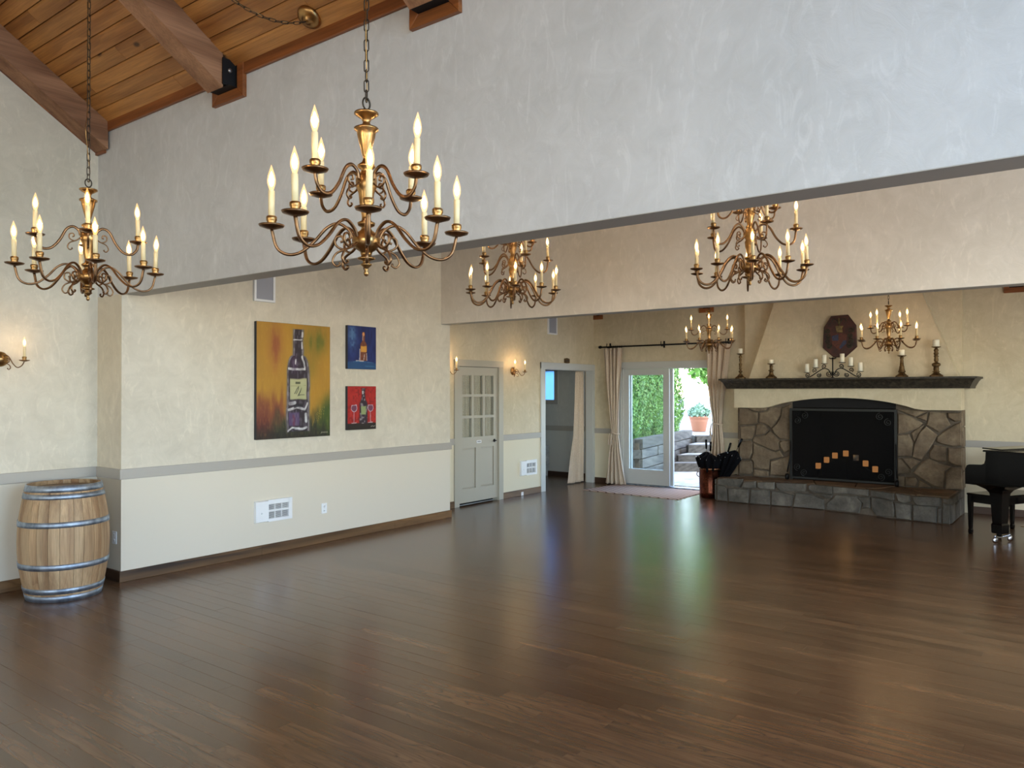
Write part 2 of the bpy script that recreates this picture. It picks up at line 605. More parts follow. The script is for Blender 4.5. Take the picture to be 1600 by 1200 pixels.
def spiral(c, r0, r1, a0, turns, n=18, plane='xz'):
    out = []
    for i in range(n):
        t = i / (n - 1)
        a = a0 + turns * 2 * pi * t
        r = r0 + (r1 - r0) * t
        u, v = r * cos(a), r * sin(a)
        out.append((c[0] + u, c[1], c[2] + v) if plane == 'xz' else (c[0], c[1] + u, c[2] + v))
    return out


def smooth_path(ctrl, n=8):
    """Catmull-Rom through control points"""
    P = [Vector(p) for p in ctrl]
    P = [P[0] * 2 - P[1]] + P + [P[-1] * 2 - P[-2]]
    out = []
    for i in range(1, len(P) - 2):
        for k in range(n):
            t = k / n
            a, b, c, d = P[i - 1], P[i], P[i + 1], P[i + 2]
            out.append(0.5 * ((2 * b) + (-a + c) * t + (2 * a - 5 * b + 4 * c - d) * t * t + (-a + 3 * b - 3 * c + d) * t ** 3))
    out.append(P[-2])
    return out


def set_rnd(me, vals):
    at = me.attributes.new('rnd', 'FLOAT', 'FACE')
    at.data.foreach_set('value', list(vals))

# ------------------------------------------------------------------ room shell
X1, X1B, X2, X2B, XF = 3.472, 3.669, 7.781, 7.963, 12.643
YL, YP, Y3 = 7.53, 7.07, 7.578
ZH1, ZH2 = 2.626, 2.643
ZR, ZRB = 1.027, 0.933
SL, ZC = 0.647, 4.235            # ceiling slope and its height at the front header
YR = -4.2                        # far side wall with the windows
XB = -5.5


def zceil(x): return ZC + (3.45 - x) * SL


# floor boards: near ones are single parts, the rest one joined part
BW = 0.115
floor_base = MB().box(XB - 0.2, 13.2, YR - 0.2, 9.8, -0.12, -0.012)
floor = struct('floor', floor_base, 'mortar')
near = []; far = []
nrows = int((XF - XB) / BW) + 5
for i in range(nrows):
    x0 = XB + i * BW
    y = YR - RNG.random() * 1.2
    yend = 9.7 if x0 > 10.5 else Y3 + 0.05
    while y < yend:
        L = RNG.choice([0.5, 0.7, 0.9, 1.1, 1.3, 1.6, 1.9]) * (0.9 + 0.2 * RNG.random())
        y1 = min(y + L, yend)
        cx, cy = x0 + BW / 2, (y + y1) / 2
        dep = cx * fw.x + cy * fw.y
        lat = cx * rt.x + cy * rt.y
        vis = any((px * fw.x + py * fw.y) > 3.3 and abs((px * rt.x + py * rt.y) / (px * fw.x + py * fw.y)) < 0.68
                  for px, py in ((cx, y), (cx, cy), (cx, y1)))
        (near if vis and dep < 7.5 else far).append((dep, x0, y, y1))
        y = y1
near.sort()
far += near[290:]
near = near[:290]
for dep, x0, ya, yb in near:
    dz = RNG.uniform(-0.0004, 0.0004)
    mb = MB().bbox(x0 + 0.0003, x0 + BW - 0.0003, ya + 0.0003, yb - 0.0003, -0.012, dz, 0.0008)
    o = mb.build('floor_board', 'oak_floor', floor)
    set_rnd(o.data, [RNG.random()] * len(o.data.polygons))
mb = MB(); rv = []
for dep, x0, ya, yb in far:
    mb.add([(x0, ya, 0), (x0 + BW, ya, 0), (x0 + BW, yb, 0), (x0, yb, 0)], [(0, 1, 2, 3)])
    rv.append(RNG.random())
o = mb.build('floor_board', 'oak_floor', floor, kind='stuff')
set_rnd(o.data, rv)

# walls
m = MB().box(XB, X1 + 0.005, YL, YL + 0.3, 0, 9)
struct('wall_left_front', m, 'plaster_wall')
m = MB().box(X1, X2B, YP, YL + 0.3, 0, ZH1); m.box(X1B, X2B, YP, YL + 0.3, ZH1, 6)
struct('wall_left_middle', m, 'plaster_wall')
OX0, OX1, OZ = 10.99, 12.57, 2.117
DX0, DX1, DZ = 8.727, 9.689, 2.105
m = MB()
m.box(X2B, DX0, Y3, Y3 + 0.125, 0, 5); m.box(DX0, DX1, Y3, Y3 + 0.125, DZ, 5); m.box(DX1, OX0, Y3, Y3 + 0.125, 0, 5)
m.box(OX0, OX1, Y3, Y3 + 0.125, OZ, 5); m.box(OX1, XF + 0.2, Y3, Y3 + 0.125, 0, 5)
struct('wall_left_far', m, 'plaster_far')
# headers
pockets = [(5.255, 5.51), (3.075, 3.33)]
m = MB()
m.box(X1, X1B, YR, YL, ZH1, 4.07)
edges = sorted(pockets)
y = YR
for a_, b_ in edges:
    m.box(X1, X1B, y, a_, 4.07, 4.5); y = b_
m.box(X1, X1B, y, YL, 4.07, 4.5)
m.box(X1, X1B, YR, YL, 4.5, 5.2)
struct('wall_header_front', m, 'plaster_header')
m = MB().box(X2, X2B, YR, YP + 0.001, ZH2, 5.2)
struct('wall_header_rear', m, 'plaster_rear_header')
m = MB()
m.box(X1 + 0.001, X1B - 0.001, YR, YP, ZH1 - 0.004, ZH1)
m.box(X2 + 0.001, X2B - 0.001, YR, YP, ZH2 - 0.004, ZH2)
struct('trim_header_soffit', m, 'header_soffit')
# far wall with the sliding door and the firebox opening
SY0, SY1, SZ = 5.20, 6.99, 2.16
FY0, FY1 = 2.30, 3.78
m = MB()
m.box(XF, XF + 0.16, SY1, Y3 + 0.2, 0, 5); m.box(XF, XF + 0.16, SY0, SY1, SZ, 5); m.box(XF, XF + 0.16, FY1, SY0, 0, 5)
m.box(XF, XF + 0.16, FY0, FY1, 1.6, 5); m.box(XF, XF + 0.16, YR, FY0, 0, 5)
struct('wall_far', m, 'plaster_far')
# side wall with windows and rear wall with windows
def wall_with_windows(name, along, c, t, a0, a1, wins, ztop, mat):
    mb = MB()
    def bx(p, q, z0, z1):
        if along == 'x': mb.box(p, q, c - t, c, z0, z1)
        else: mb.box(c - t, c, p, q, z0, z1)
    p = a0
    for (w0, w1, z0, z1) in wins:
        bx(p, w0, 0, ztop); bx(w0, w1, 0, z0); bx(w0, w1, z1, ztop); p = w1
    bx(p, a1, 0, ztop)
    return struct(name, mb, mat)
SW = [(-4.2, -1.0, 0.9, 4.9), (0.3, 3.2, 0.9, 4.9), (4.2, 7.2, 0.8, 3.4), (9.0, 11.4, 0.9, 2.7)]
wall_with_windows('wall_right', 'x', YR, 0.25, XB, XF + 0.16, SW, 9, 'plaster_wall')
RW = [(-3.0, -0.2, 0.85, 2.95), (1.9, 4.5, 0.85, 2.95)]
wall_with_windows('wall_rear', 'y', XB, 0.25, YR - 0.25, YL + 0.3, RW, 9, 'plaster_wall')
k = 3
for (w0, w1, z0, z1) in SW:
    mb = MB()
    for p in (w0, (w0 + w1) / 2 - 0.03, w1 - 0.06): mb.box(p, p + 0.06, YR - 0.12, YR - 0.06, z0, z1)
    for z in (z0, (z0 + z1) / 2 + 0.3, z1 - 0.06): mb.box(w0, w1, YR - 0.12, YR - 0.06, z, z + 0.06)
    struct('window_%d' % k, mb, 'white_paint'); k += 1
for (w0, w1, z0, z1) in RW:
    mb = MB()
    for p in (w0, (w0 + w1) / 2 - 0.03, w1 - 0.06): mb.box(XB - 0.12, XB - 0.06, p, p + 0.06, z0, z1)
    for z in (z0, (z0 + z1) / 2 + 0.3, z1 - 0.06): mb.box(XB - 0.12, XB - 0.06, w0, w1, z, z + 0.06)
    struct('window_%d' % k, mb, 'white_paint'); k += 1

# ceilings
XRIDGE = -1.0
def slab(x0, z0, x1, z1, y0, y1, t):
    return MB().add([(x0, y0, z0), (x1, y0, z1), (x1, y1, z1), (x0, y1, z0), (x0, y0, z0 + t), (x1, y0, z1 + t), (x1, y1, z1 + t), (x0, y1, z0 + t)],
                    [(0, 1, 2, 3), (7, 6, 5, 4), (0, 4, 5, 1), (1, 5, 6, 2), (2, 6, 7, 3), (3, 7, 4, 0)])
ceil1 = slab(X1B, zceil(X1B) + 0.03, XRIDGE, zceil(XRIDGE) + 0.03, YR, YL + 0.3, 0.1)
s_ = slab(XRIDGE, zceil(XRIDGE) + 0.03, XB - 0.3, zceil(XRIDGE) - (XRIDGE - XB + 0.3) * SL + 0.03, YR, YL + 0.3, 0.1)
ceil1.add(s_.v, s_.f)
ceiling = struct('ceiling', ceil1, 'pine_plank')
struct('ceiling_middle', slab(X1B - 0.02, 4.4, X2B, 4.4, YR, YL + 0.3, 0.1), 'plaster_header')
struct('ceiling_far', slab(X2B - 0.02, 4.2, XF + 0.16, 3.35, YR, Y3 + 0.2, 0.1), 'frame_wood')
# planks of the vaulted ceiling, V-jointed, running along the headers
PW = 0.108
i = 0
xx = 3.455
while xx > 0.55:
    x0, x1 = xx - PW, xx
    y = -1.2 - RNG.random()
    while y < YL:
        L = RNG.choice([1.8, 2.4, 3.0, 3.6])
        y1 = min(y + L, YL)
        if YL - y1 < 0.4: y1 = YL
        g = 0.003; c_ = 0.007
        prof = [(x0 + g, 0.028), (x0 + g, 0.012), (x0 + g + c_, 0.0), (x1 - g - c_, 0.0), (x1 - g, 0.012), (x1 - g, 0.028)]
        vs = []; n_ = len(prof)
        for yy in (y + 0.001, y1 - 0.001):
            for px, pz in prof: vs.append((px, yy, zceil(px) + pz))
        fs = [tuple(range(n_))[::-1], tuple(range(n_, 2 * n_))]
        for q in range(n_):
            fs.append((q, (q + 1) % n_, n_ + (q + 1) % n_, n_ + q))
        MB().add(vs, fs).build('plank', 'pine_plank', ceiling)
        y = y1
    xx -= PW

# beams
def beam(y0, y1, xend, label, zdepth=0.25):
    x0, x1 = -1.0, xend
    vs = []
    for x in (x0, x1):
        zt = zceil(x)
        for y in (y0, y1):
            vs += [(x, y, zt - zdepth + (0.0)), (x, y, zt + 0.005)]
    fs = [(0, 1, 3, 2), (4, 6, 7, 5), (0, 4, 5, 1), (2, 3, 7, 6), (0, 2, 6, 4), (1, 5, 7, 3)]
    o = MB().add(vs, fs).build('ceiling_beam', 'beam_wood')
    tag(o, label, 'beam', 'sloping ceiling beams')
    return o
beam(7.29, 7.50, 3.45, 'rough sloping timber beam in the corner against the end wall')
beam(5.275, 5.48, 3.35, 'rough sloping timber beam ending at the black steel shoe above the two nearest chandeliers')
beam(3.095, 3.30, 3.35, 'stub of sloping timber beam entering the wood framed pocket nearest the top edge')
# lower half of far room: beam pockets seen under the header
for (ya, yb, lab) in [(7.38, 7.575, 'small dark wood beam pocket trim in the corner above the curtain rod'),
                      (5.19, 5.45, 'small dark wood beam pocket trim above the chandelier by the sliding door'),
                      (2.95, 3.245, 'small dark wood beam pocket trim above the fireplace plaque'),
                      (0.70, 0.985, 'small dark wood beam pocket trim high above the piano')]:
    t = thing('beam_pocket_trim', lab, 'trim', (XF, (ya + yb) / 2, 3.08), 0, 'beam pocket trims on the far wall')
    hw = (yb - ya) / 2
    MB().bbox(-0.03, 0.0, -hw, hw, 0, 0.07).build('frame_board', 'frame_wood', t)
    MB().bbox(-0.03, 0.0, -hw, -hw + 0.06, 0.07, 0.36).build('frame_board', 'frame_wood', t)
    MB().bbox(-0.03, 0.0, hw - 0.06, hw, 0.07, 0.36).build('frame_board', 'frame_wood', t)
    MB().box(-0.012, -0.001, -hw + 0.06, hw - 0.06, 0.07, 0.36).build('backing', 'black_steel', t)
    MB().box(-4.5, -0.02, -0.09, 0.09, 0.16, 0.40).build('beam_end', 'beam_wood', t)

# wood framed pockets in the front header, with steel shoe
for (ya, yb, lab) in [(5.15, 5.567, 'stained wood frame round the beam pocket with a black steel shoe and bolt'),
                      (2.985, 3.392, 'stained wood frame round the beam pocket cut off by the top edge')]:
    t = thing('beam_pocket_frame', lab, 'frame', (X1, (ya + yb) / 2, 3.985), 0, 'wood frames round the beam pockets')
    hw = (yb - ya) / 2
    bw = 0.078
    zt = 0.34
    def rail(vs2): # polygon in (y,z), extruded -x
        MB().prism([(-0.001, y_, z_) for y_, z_ in vs2], (-0.032, 0, 0), 0.006, 0.15).build('frame_board', 'frame_wood', t)
    rail([(-hw, 0), (hw, 0), (hw - bw, bw), (-hw + bw, bw)])
    rail([(-hw, 0), (-hw + bw, bw), (-hw + bw, zt), (-hw, zt)])
    rail([(hw, 0), (hw, zt), (hw - bw, zt), (hw - bw, bw)])
    MB().box(0.15, 0.16, -hw + bw - 0.01, hw - bw + 0.01, bw, 0.6).build('pocket_back', 'flat_black', t)  # black sheet stands in for the dark depth of the pocket
    b = MB().box(-0.135, 0.15, -0.100, -0.092, 0.085, 0.285); b.box(-0.10, 0.15, -0.128, 0.128, 0.080, 0.085)
    b.build('beam_shoe', 'black_steel', t)
    MB().lathe([(0.017, 0), (0.017, -0.008), (0.010, -0.013), (0, -0.013)], 14, 'y', (-0.075, -0.100, 0.20)).build('bolt', 'bolt_steel', t)

# trim boards where ceiling meets walls
m = MB()
ys = sorted([(YR, 2.985), (3.392, 5.15), (5.567, 7.37)])
for a_, b_ in ys: m.bbox(X1 - 0.028, X1, a_, b_, 4.155, 4.245)
m.bbox(X1 - 0.028, X1, 7.37, YL, 3.965, 4.245)
struct('trim_1', m, 'frame_wood')
m = MB()
# sloping board down the end wall
xa, xb = 3.45, -1.0
m.add([(xa, YL - 0.03, 3.985), (xb, YL - 0.03, 3.985 + (xa - xb) * SL), (xb, YL - 0.03, 4.08 + (xa - xb) * SL), (xa, YL - 0.03, 4.08),
       (xa, YL, 3.985), (xb, YL, 3.985 + (xa - xb) * SL), (xb, YL, 4.08 + (xa - xb) * SL), (xa, YL, 4.08)],
      [(0, 1, 2, 3), (7, 6, 5, 4), (0, 4, 5, 1), (1, 5, 6, 2), (2, 6, 7, 3), (3, 7, 4, 0)])
struct('trim_2', m, 'frame_wood')

# chair rails
def rail_x(name, x0, x1, y, side=-1, mat='rail_paint'):
    return struct(name, MB().bbox(x0, x1, min(y, y + side * 0.018), max(y, y + side * 0.018), ZRB, ZR, 0.003), mat)
rail_x('trim_3', XB, X1, YL); rail_x('trim_4', X1 - 0.019, X2B + 0.019, YP)
rail_x('trim_5', X2B, DX0 - 0.108, Y3); rail_x('trim_6', DX1 + 0.11, OX0 - 0.13, Y3)
m = MB().bbox(X1 - 0.018, X1, YP + 0.0, YL - 0.018, ZRB, ZR, 0.0005); m.bbox(X2B, X2B + 0.018, YP, Y3 - 0.018, ZRB, ZR, 0.0005)
struct('trim_7', m, 'rail_paint')
m = MB().bbox(XF - 0.018, XF, SY1 + 0.1, Y3, ZRB, ZR, 0.003); m.bbox(XF - 0.018, XF, 4.66, SY0 - 0.1, ZRB, ZR, 0.003)
m.bbox(XF - 0.018, XF, YR, 1.47, ZRB, ZR, 0.003)
struct('trim_8', m, 'rail_paint')
# baseboards
BH = 0.10
m = MB().bbox(XB, X1, YL - 0.016, YL, 0, BH, 0.003); struct('baseboard_left_front', m, 'oak_base')
m = MB()
for a_, b_ in ((X1 - 0.017, 4.95), (4.952, 6.9), (6.902, X2B + 0.017)): m.bbox(a_, b_, YP - 0.016, YP, 0, BH, 0.003)
struct('baseboard_left_middle', m, 'oak_base')
m = MB().bbox(X2B, DX0 - 0.108, Y3 - 0.016, Y3, 0, BH, 0.003); m.bbox(DX1 + 0.11, OX0 - 0.13, Y3 - 0.016, Y3, 0, BH, 0.003)
struct('baseboard_left_far', m, 'oak_base')
m = MB().bbox(X1 - 0.016, X1, YP, YL - 0.016, 0, BH, 0.0005); m.bbox(X2B, X2B + 0.016, YP, Y3 - 0.016, 0, BH, 0.0005)
m.bbox(XF - 0.016, XF, SY1 + 0.1, Y3, 0, BH, 0.003); m.bbox(XF - 0.016, XF, 4.8, SY0 - 0.1, 0, BH, 0.003); m.bbox(XF - 0.016, XF, YR, 1.40, 0, BH, 0.003)
struct('baseboard_far', m, 'oak_base_y')

# ------------------------------------------------------------------ door with nine panes
m = MB()
m.bbox(DX0 - 0.108, DX0, Y3 - 0.02, Y3 + 0.0, 0, 2.20, 0.003); m.bbox(DX1, DX1 + 0.11, Y3 - 0.02, Y3, 0, 2.20, 0.003)
m.bbox(DX0 - 0.108, DX1 + 0.11, Y3 - 0.024, Y3 + 0.0, DZ, 2.205, 0.003)
m.box(DX0, DX0 + 0.004, Y3, Y3 + 0.12, 0, DZ); m.box(DX1 - 0.004, DX1, Y3, Y3 + 0.12, 0, DZ)
struct('trim_9', m, 'door_paint')
door = thing('door_1', 'closed grey-green panelled door with nine curtained panes', 'door', (DX0, Y3 + 0.02, 0))
door['kind'] = 'structure'
DW = DX1 - DX0
gx0, gx1, gz0, gz1 = 0.096, 0.857, 1.03, 1.972
b = MB()
yf, yb_ = -0.012, 0.028
b.box(0.008, gx0, yf, yb_, 0.045, DZ - 0.006); b.box(gx1, DW - 0.008, yf, yb_, 0.045, DZ - 0.006)
b.box(gx0, gx1, yf, yb_, gz1, DZ - 0.006); b.box(gx0, gx1, yf, yb_, 0.865, gz0); b.box(gx0, gx1, yf, yb_, 0.045, 0.25)
b.box(0.412, 0.536, yf, yb_, 0.25, 0.865)
b.build('door_frame', 'door_paint', door)
pw = (gx1 - gx0 - 2 * 0.05) / 3
phh = (gz1 - gz0 - 2 * 0.04) / 3
b = MB()
for k in (1, 2):
    x_ = gx0 + k * pw + (k - 1) * 0.05
    b.box(x_, x_ + 0.05, yf, yb_, gz0, gz1)
for k in (1, 2):
    z_ = gz0 + k * phh + (k - 1) * 0.04
    for j in range(3):
        b.box(gx0 + j * (pw + 0.05), gx0 + j * (pw + 0.05) + pw, yf, yb_, z_, z_ + 0.04)
b.build('muntins', 'door_paint', door)
for r_ in range(3):
    for c_ in range(3):
        x_ = gx0 + c_ * (pw + 0.05); z_ = gz0 + r_ * (phh + 0.04)
        MB().box(x_, x_ + pw, 0.008, 0.012, z_, z_ + phh).build('pane', 'window_glass', door)
for x_, x2_ in ((gx0, 0.412), (0.536, gx1)):
    MB().prism([(x_, 0.012, 0.25), (x2_, 0.012, 0.25), (x2_, 0.012, 0.865), (x_, 0.012, 0.865)], (0, -0.012, 0), 0.03, 0.9).build('panel', 'door_paint', door)
vs = []; fs = []
nx = 120
for i in range(nx + 1):
    x_ = gx0 - 0.02 + (gx1 - gx0 + 0.04) * i / nx
    y_ = 0.055 + 0.010 * sin(i * 0.62) + 0.007 * sin(i * 1.13 + 1)
    vs += [(x_, y_, gz0 - 0.03), (x_, y_ * 0.9 + 0.004, gz1 + 0.03)]
    if i: fs.append((2 * i - 2, 2 * i, 2 * i + 1, 2 * i - 1))
MB().add(vs, fs, True).build('door_curtain', 'curtain_cloth', door, label='cream gathered curtain behind the panes')
MB().box(0, DW, 0.09, 0.10, 0, DZ).build('backing', 'flat_black', door)
hdl = MB().lathe([(0.0, -0.02), (0.026, -0.018), (0.026, -0.012)], 16, 'y', (0.87, 0, 0.95)).build('handle_plate', 'black_iron', door, label='black lever handle plate')
MB().tube([(0.87, -0.02, 0.95), (0.87, -0.055, 0.95), (0.86, -0.062, 0.95), (0.79, -0.062, 0.955)], 0.009, 8).build('lever', 'black_iron', hdl)
for z_ in (1.86, 1.04, 0.22):
    MB().lathe([(0.0, -0.05), (0.007, -0.05), (0.007, 0.05), (0.0, 0.05)], 8, 'z', (0.004, -0.018, z_)).build('hinge', 'black_iron' if z_ < 1.5 else 'door_paint', door)
sg = MB().bbox(0.43, 0.545, -0.016, -0.012, 0.93, 0.975, 0.002).build('door_sign', 'white_paint', door, label='small white sign plate with dark lettering')
b = MB()
xq = 0.448
for wd in (0.008, 0.010, 0.009, 0.011, 0.008, 0.010, 0.014):  # letters too small to read in the photograph
    b.box(xq, xq + wd * 0.55, -0.0172, -0.016, 0.944, 0.962); xq += wd + 0.002
b.build('sign_lettering', 'slot_dark', sg)

# cased opening to the alcove
m = MB()
m.bbox(OX0 - 0.13, OX0, Y3 - 0.02, Y3, 0, OZ + 0.11, 0.003)
m.bbox(OX0 - 0.13, XF - 0.001, Y3 - 0.022, Y3, OZ, OZ + 0.11, 0.003); m.bbox(OX1, XF - 0.001, Y3 - 0.02, Y3, 0, OZ, 0.003)
m.box(OX1 - 0.012, OX1, Y3 - 0.01, Y3 + 0.13, 0, OZ); m.box(OX0, OX0 + 0.012, Y3 - 0.01, Y3 + 0.13, 0, OZ); m.box(OX0, OX1, Y3 - 0.01, Y3 + 0.13, OZ - 0.012, OZ)
struct('trim_10', m, 'frame_paint')
# alcove behind the opening
AX = 13.07
m = MB()
WY0, WY1, WZ0, WZ1 = 8.765, 9.35, 1.55, 2.135
m.box(AX, AX + 0.15, Y3 + 0.1, WY0, 0, 2.7); m.box(AX, AX + 0.15, WY0, WY1, 0, WZ0); m.box(AX, AX + 0.15, WY0, WY1, WZ1, 2.7); m.box(AX, AX + 0.15, WY1, 9.8, 0, 2.7)
m.box(9.9, AX + 0.15, 9.7, 9.85, 0, 2.7); m.box(9.9, 10.0, Y3 + 0.12, 9.7, 0, 2.7)
struct('wall_alcove', m, 'plaster_alcove')
struct('ceiling_alcove', MB().box(9.9, AX + 0.15, Y3 + 0.12, 9.85, 2.6, 2.7), 'plaster_alcove')
struct('trim_11', MB().bbox(AX - 0.018, AX, Y3 + 0.13, 9.7, ZRB - 0.005, ZR + 0.002, 0.003), 'rail_paint')
struct('baseboard_alcove', MB().bbox(AX - 0.016, AX, Y3 + 0.13, 9.7, 0, BH, 0.003), 'oak_base_y')
win = thing('window_1', 'small frosted window in the alcove wall', 'window', (AX, (WY0 + WY1) / 2, WZ0)); win['kind'] = 'structure'
b = MB(); hw = (WY1 - WY0) / 2; hh = WZ1 - WZ0
b.box(-0.02, 0.0, -hw - 0.09, -hw, -0.09, hh + 0.09); b.box(-0.02, 0.0, hw, hw + 0.09, -0.09, hh + 0.09); b.box(-0.02, 0, -hw, hw, -0.09, 0); b.box(-0.02, 0, -hw, hw, hh, hh + 0.09)
b.build('window_frame', 'rail_paint', win)
MB().box(0.05, 0.055, -hw, hw, 0, hh).build('pane', 'frosted_glass', win)

# small sign above the opening
t = thing('wall_sign', 'small brass-coloured sign plate above the cased opening', 'sign', (11.69, Y3, 2.236))
MB().prism([(-0.085, 0, 0.0), (0.0, 0, -0.012), (0.085, 0, 0.0), (0.085, 0, 0.075), (0.0, 0, 0.087), (-0.085, 0, 0.075)], (0, -0.014, 0), 0.004, 0.2).build('plate', 'antique_gold', t)
b = MB().box(-0.07, 0.07, -0.0155, -0.014, 0.032, 0.044)
b.build('lettering', 'slot_dark', t)
# ------------------------------------------------------------------ sliding door, rod, curtains
sl = thing('door_2', 'white framed sliding glass door standing half open', 'door', (XF, (SY0 + SY1) / 2, 0)); sl['kind'] = 'structure'
h = (SY1 - SY0) / 2
b = MB()
b.bbox(-0.02, 0.0, -h - 0.1, h + 0.1, SZ - 0.0, SZ + 0.10, 0.003)
b.bbox(-0.02, 0.0, -h - 0.10, -h, 0, SZ, 0.003); b.bbox(-0.02, 0.0, h, h + 0.10, 0, SZ, 0.003)
b.box(0.0, 0.16, h - 0.03, h, 0, SZ); b.box(0.0, 0.16, -h, -h + 0.03, 0, SZ); b.box(0, 0.16, -h, h, SZ - 0.03, SZ)
b.build('outer_frame', 'frame_paint', sl)
MB().box(0.0, 0.16, -h, h, 0.0, 0.022).build('threshold', 'galvanised', sl)
def leaf(y0, y1, x, nm):
    b = MB()
    st = 0.115
    b.bbox(x, x + 0.045, y0, y0 + st, 0.03, SZ - 0.035, 0.004); b.bbox(x, x + 0.045, y1 - st, y1, 0.03, SZ - 0.035, 0.004)
    b.box(x + 0.001, x + 0.044, y0 + st, y1 - st, 0.03, 0.30); b.box(x + 0.001, x + 0.044, y0 + st, y1 - st, 2.02, SZ - 0.035)
    o = b.build(nm, 'frame_paint', sl)
    MB().box(x + 0.02, x + 0.026, y0 + st, y1 - st, 0.30, 2.02).build('pane', 'window_glass', o)
leaf(6.045 - 6.095, 6.965 - 6.095, 0.03, 'door_leaf')
leaf(6.0 - 6.095, 6.95 - 6.095, 0.095, 'door_leaf')

rod = thing('curtain_rod', 'long black iron curtain rod above the sliding door', 'curtain rod', (XF - 0.12, 6.1, 2.56))
MB().tube([(0, -1.24, -0.01), (0, 1.24, -0.015)], 0.014, 10).build('pole', 'black_iron', rod)
for y_ in (-1.26, 1.27):
    MB().lathe([(0.0, -0.035), (0.02, -0.03), (0.03, 0.0), (0.02, 0.03), (0, 0.035)], 12, 'y', (0, y_, -0.012)).build('finial', 'black_iron', rod)
for y_ in (-1.17, 0.02, 1.12):
    b = MB().tube([(0.118, y_, 0.03), (0.06, y_, -0.03), (0.0, y_, -0.035), (-0.02, y_, 0.0), (-0.012, y_, 0.05)], 0.007, 8)
    b.box(0.108, 0.118, y_ - 0.015, y_ + 0.015, -0.06, 0.06)
    b.build('bracket', 'black_iron', rod)
for y_ in list(np.linspace(1.03, 0.82, 6)) + list(np.linspace(-0.84, -1.12, 7)):
    pts = [(0.018 * cos(a), y_, -0.018 + 0.022 * sin(a)) for a in np.linspace(0, 2 * pi, 12, endpoint=False)]
    MB().tube(pts, 0.003, 6, closed=True).build('ring', 'black_iron', rod)


def curtain(name, label, keys, x, folds, amp, tie=None, seedp=0.0, axis='y', group='cream curtains'):
    """keys: list of (z, c0, c1) giving the two edges along the wall"""
    zs = [k_[0] for k_ in keys]
    e0 = [k_[1] for k_ in keys]; e1 = [k_[2] for k_ in keys]
    nz, nu = 46, 96
    vs = []; fs = []
    for i in range(nz + 1):
        z = zs[0] + (zs[-1] - zs[0]) * i / nz
        a0 = np.interp(-z, [-q for q in zs], e0); a1 = np.interp(-z, [-q for q in zs], e1)
        wdt = abs(a1 - a0)
        am = amp * (0.55 + 0.9 * min(1, wdt / 0.42))
        for j in range(nu + 1):
            u = j / nu
            off = am * (sin(u * folds * 2 * pi + seedp + 0.5 * sin(z * 2.1)) + 0.35 * sin(u * folds * 4.3 * pi + z * 1.3 + seedp))
            p = a0 + (a1 - a0) * (u + 0.006 * sin(z * 5 + u * 9))
            vs.append((x + off, p, z) if axis == 'y' else (p, x + off, z))
    for i in range(nz):
        for j in range(nu):
            q = i * (nu + 1) + j
            fs.append((q, q + 1, q + nu + 2, q + nu + 1))
    mb = MB().add(vs, fs, True)
    t = thing(name, label, 'curtain', (0, 0, 0), 0, group)
    o = mb.build('cloth', 'curtain_cloth', t)
    md = o.modifiers.new('thick', 'SOLIDIFY'); md.thickness = 0.004
    if tie:
        zt, c0, c1 = tie
        cc = (c0 + c1) / 2; hw_ = abs(c1 - c0) / 2 + 0.012
        pts = [(x + 0.065 * sin(a), cc + hw_ * cos(a), zt + 0.015 * cos(a)) for a in np.linspace(0, 2 * pi, 20, endpoint=False)]
        if axis == 'x': pts = [(p[1], p[0], p[2]) for p in pts]
        tb = MB().tube(pts, 0.012, 8, closed=True).build('tieback', 'curtain_cloth', t)
        if axis == 'y':
            for dy in (0.0, 0.035):
                MB().tube([(x - 0.07, cc + hw_ * 0.5 + dy, zt), (x - 0.085, cc + hw_ * 0.5 + dy * 1.5, zt - 0.12), (x - 0.085, cc + hw_ * 0.5 + dy * 1.3, zt - 0.21)], [0.008, 0.014, 0.02], 8).build('tie_end', 'curtain_cloth', tb)
    return t


curtain('curtain', 'cream curtain tied back between the cased opening and the sliding door',
        [(2.52, 7.29, 6.90), (1.9, 7.24, 6.95), (1.3, 7.17, 6.98), (0.95, 7.12, 6.985), (0.6, 7.19, 6.93), (0.02, 7.27, 6.83)], XF - 0.13, 4.5, 0.030, (0.95, 7.12, 6.985), 0.4)
curtain('curtain', 'cream curtain tied back beside the fireplace and umbrellas',
        [(2.52, 5.28, 4.86), (1.9, 5.27, 4.94), (1.5, 5.22, 4.99), (1.18, 5.15, 5.02), (0.7, 5.22, 4.96), (0.02, 5.28, 4.95)], XF - 0.13, 4.0, 0.030, (1.18, 5.15, 5.02), 2.0)
curtain('curtain', 'cream curtain hanging inside the far jamb of the cased opening',
        [(2.10, 12.26, 12.53), (1.3, 12.24, 12.52), (0.9, 12.22, 12.52), (0.5, 12.12, 12.52), (0.02, 12.02, 12.53)], Y3 + 0.17, 2.4, 0.018, None, 1.0, 'x')
curtain('curtain', 'sliver of cream curtain flaring out at the near jamb of the opening',
        [(2.10, 10.86, 10.97), (1.2, 10.86, 10.97), (0.9, 10.86, 11.0), (0.45, 10.9, 11.12), (0.02, 10.95, 11.22)], Y3 + 0.17, 1.6, 0.015, None, 0.0, 'x')

# door mat
rug = MB()
pts = [(11.50, 7.12), (11.38, 5.28), (12.58, 5.30), (12.60, 7.05)]
rug.prism([(p[0], p[1], 0.0005) for p in pts], (0, 0, 0.010), 0.006, 0.3)
o = rug.build('door_mat', 'rug_weave'); tag(o, 'flat tan mat with dark diagonal lines in front of the sliding door', 'rug')

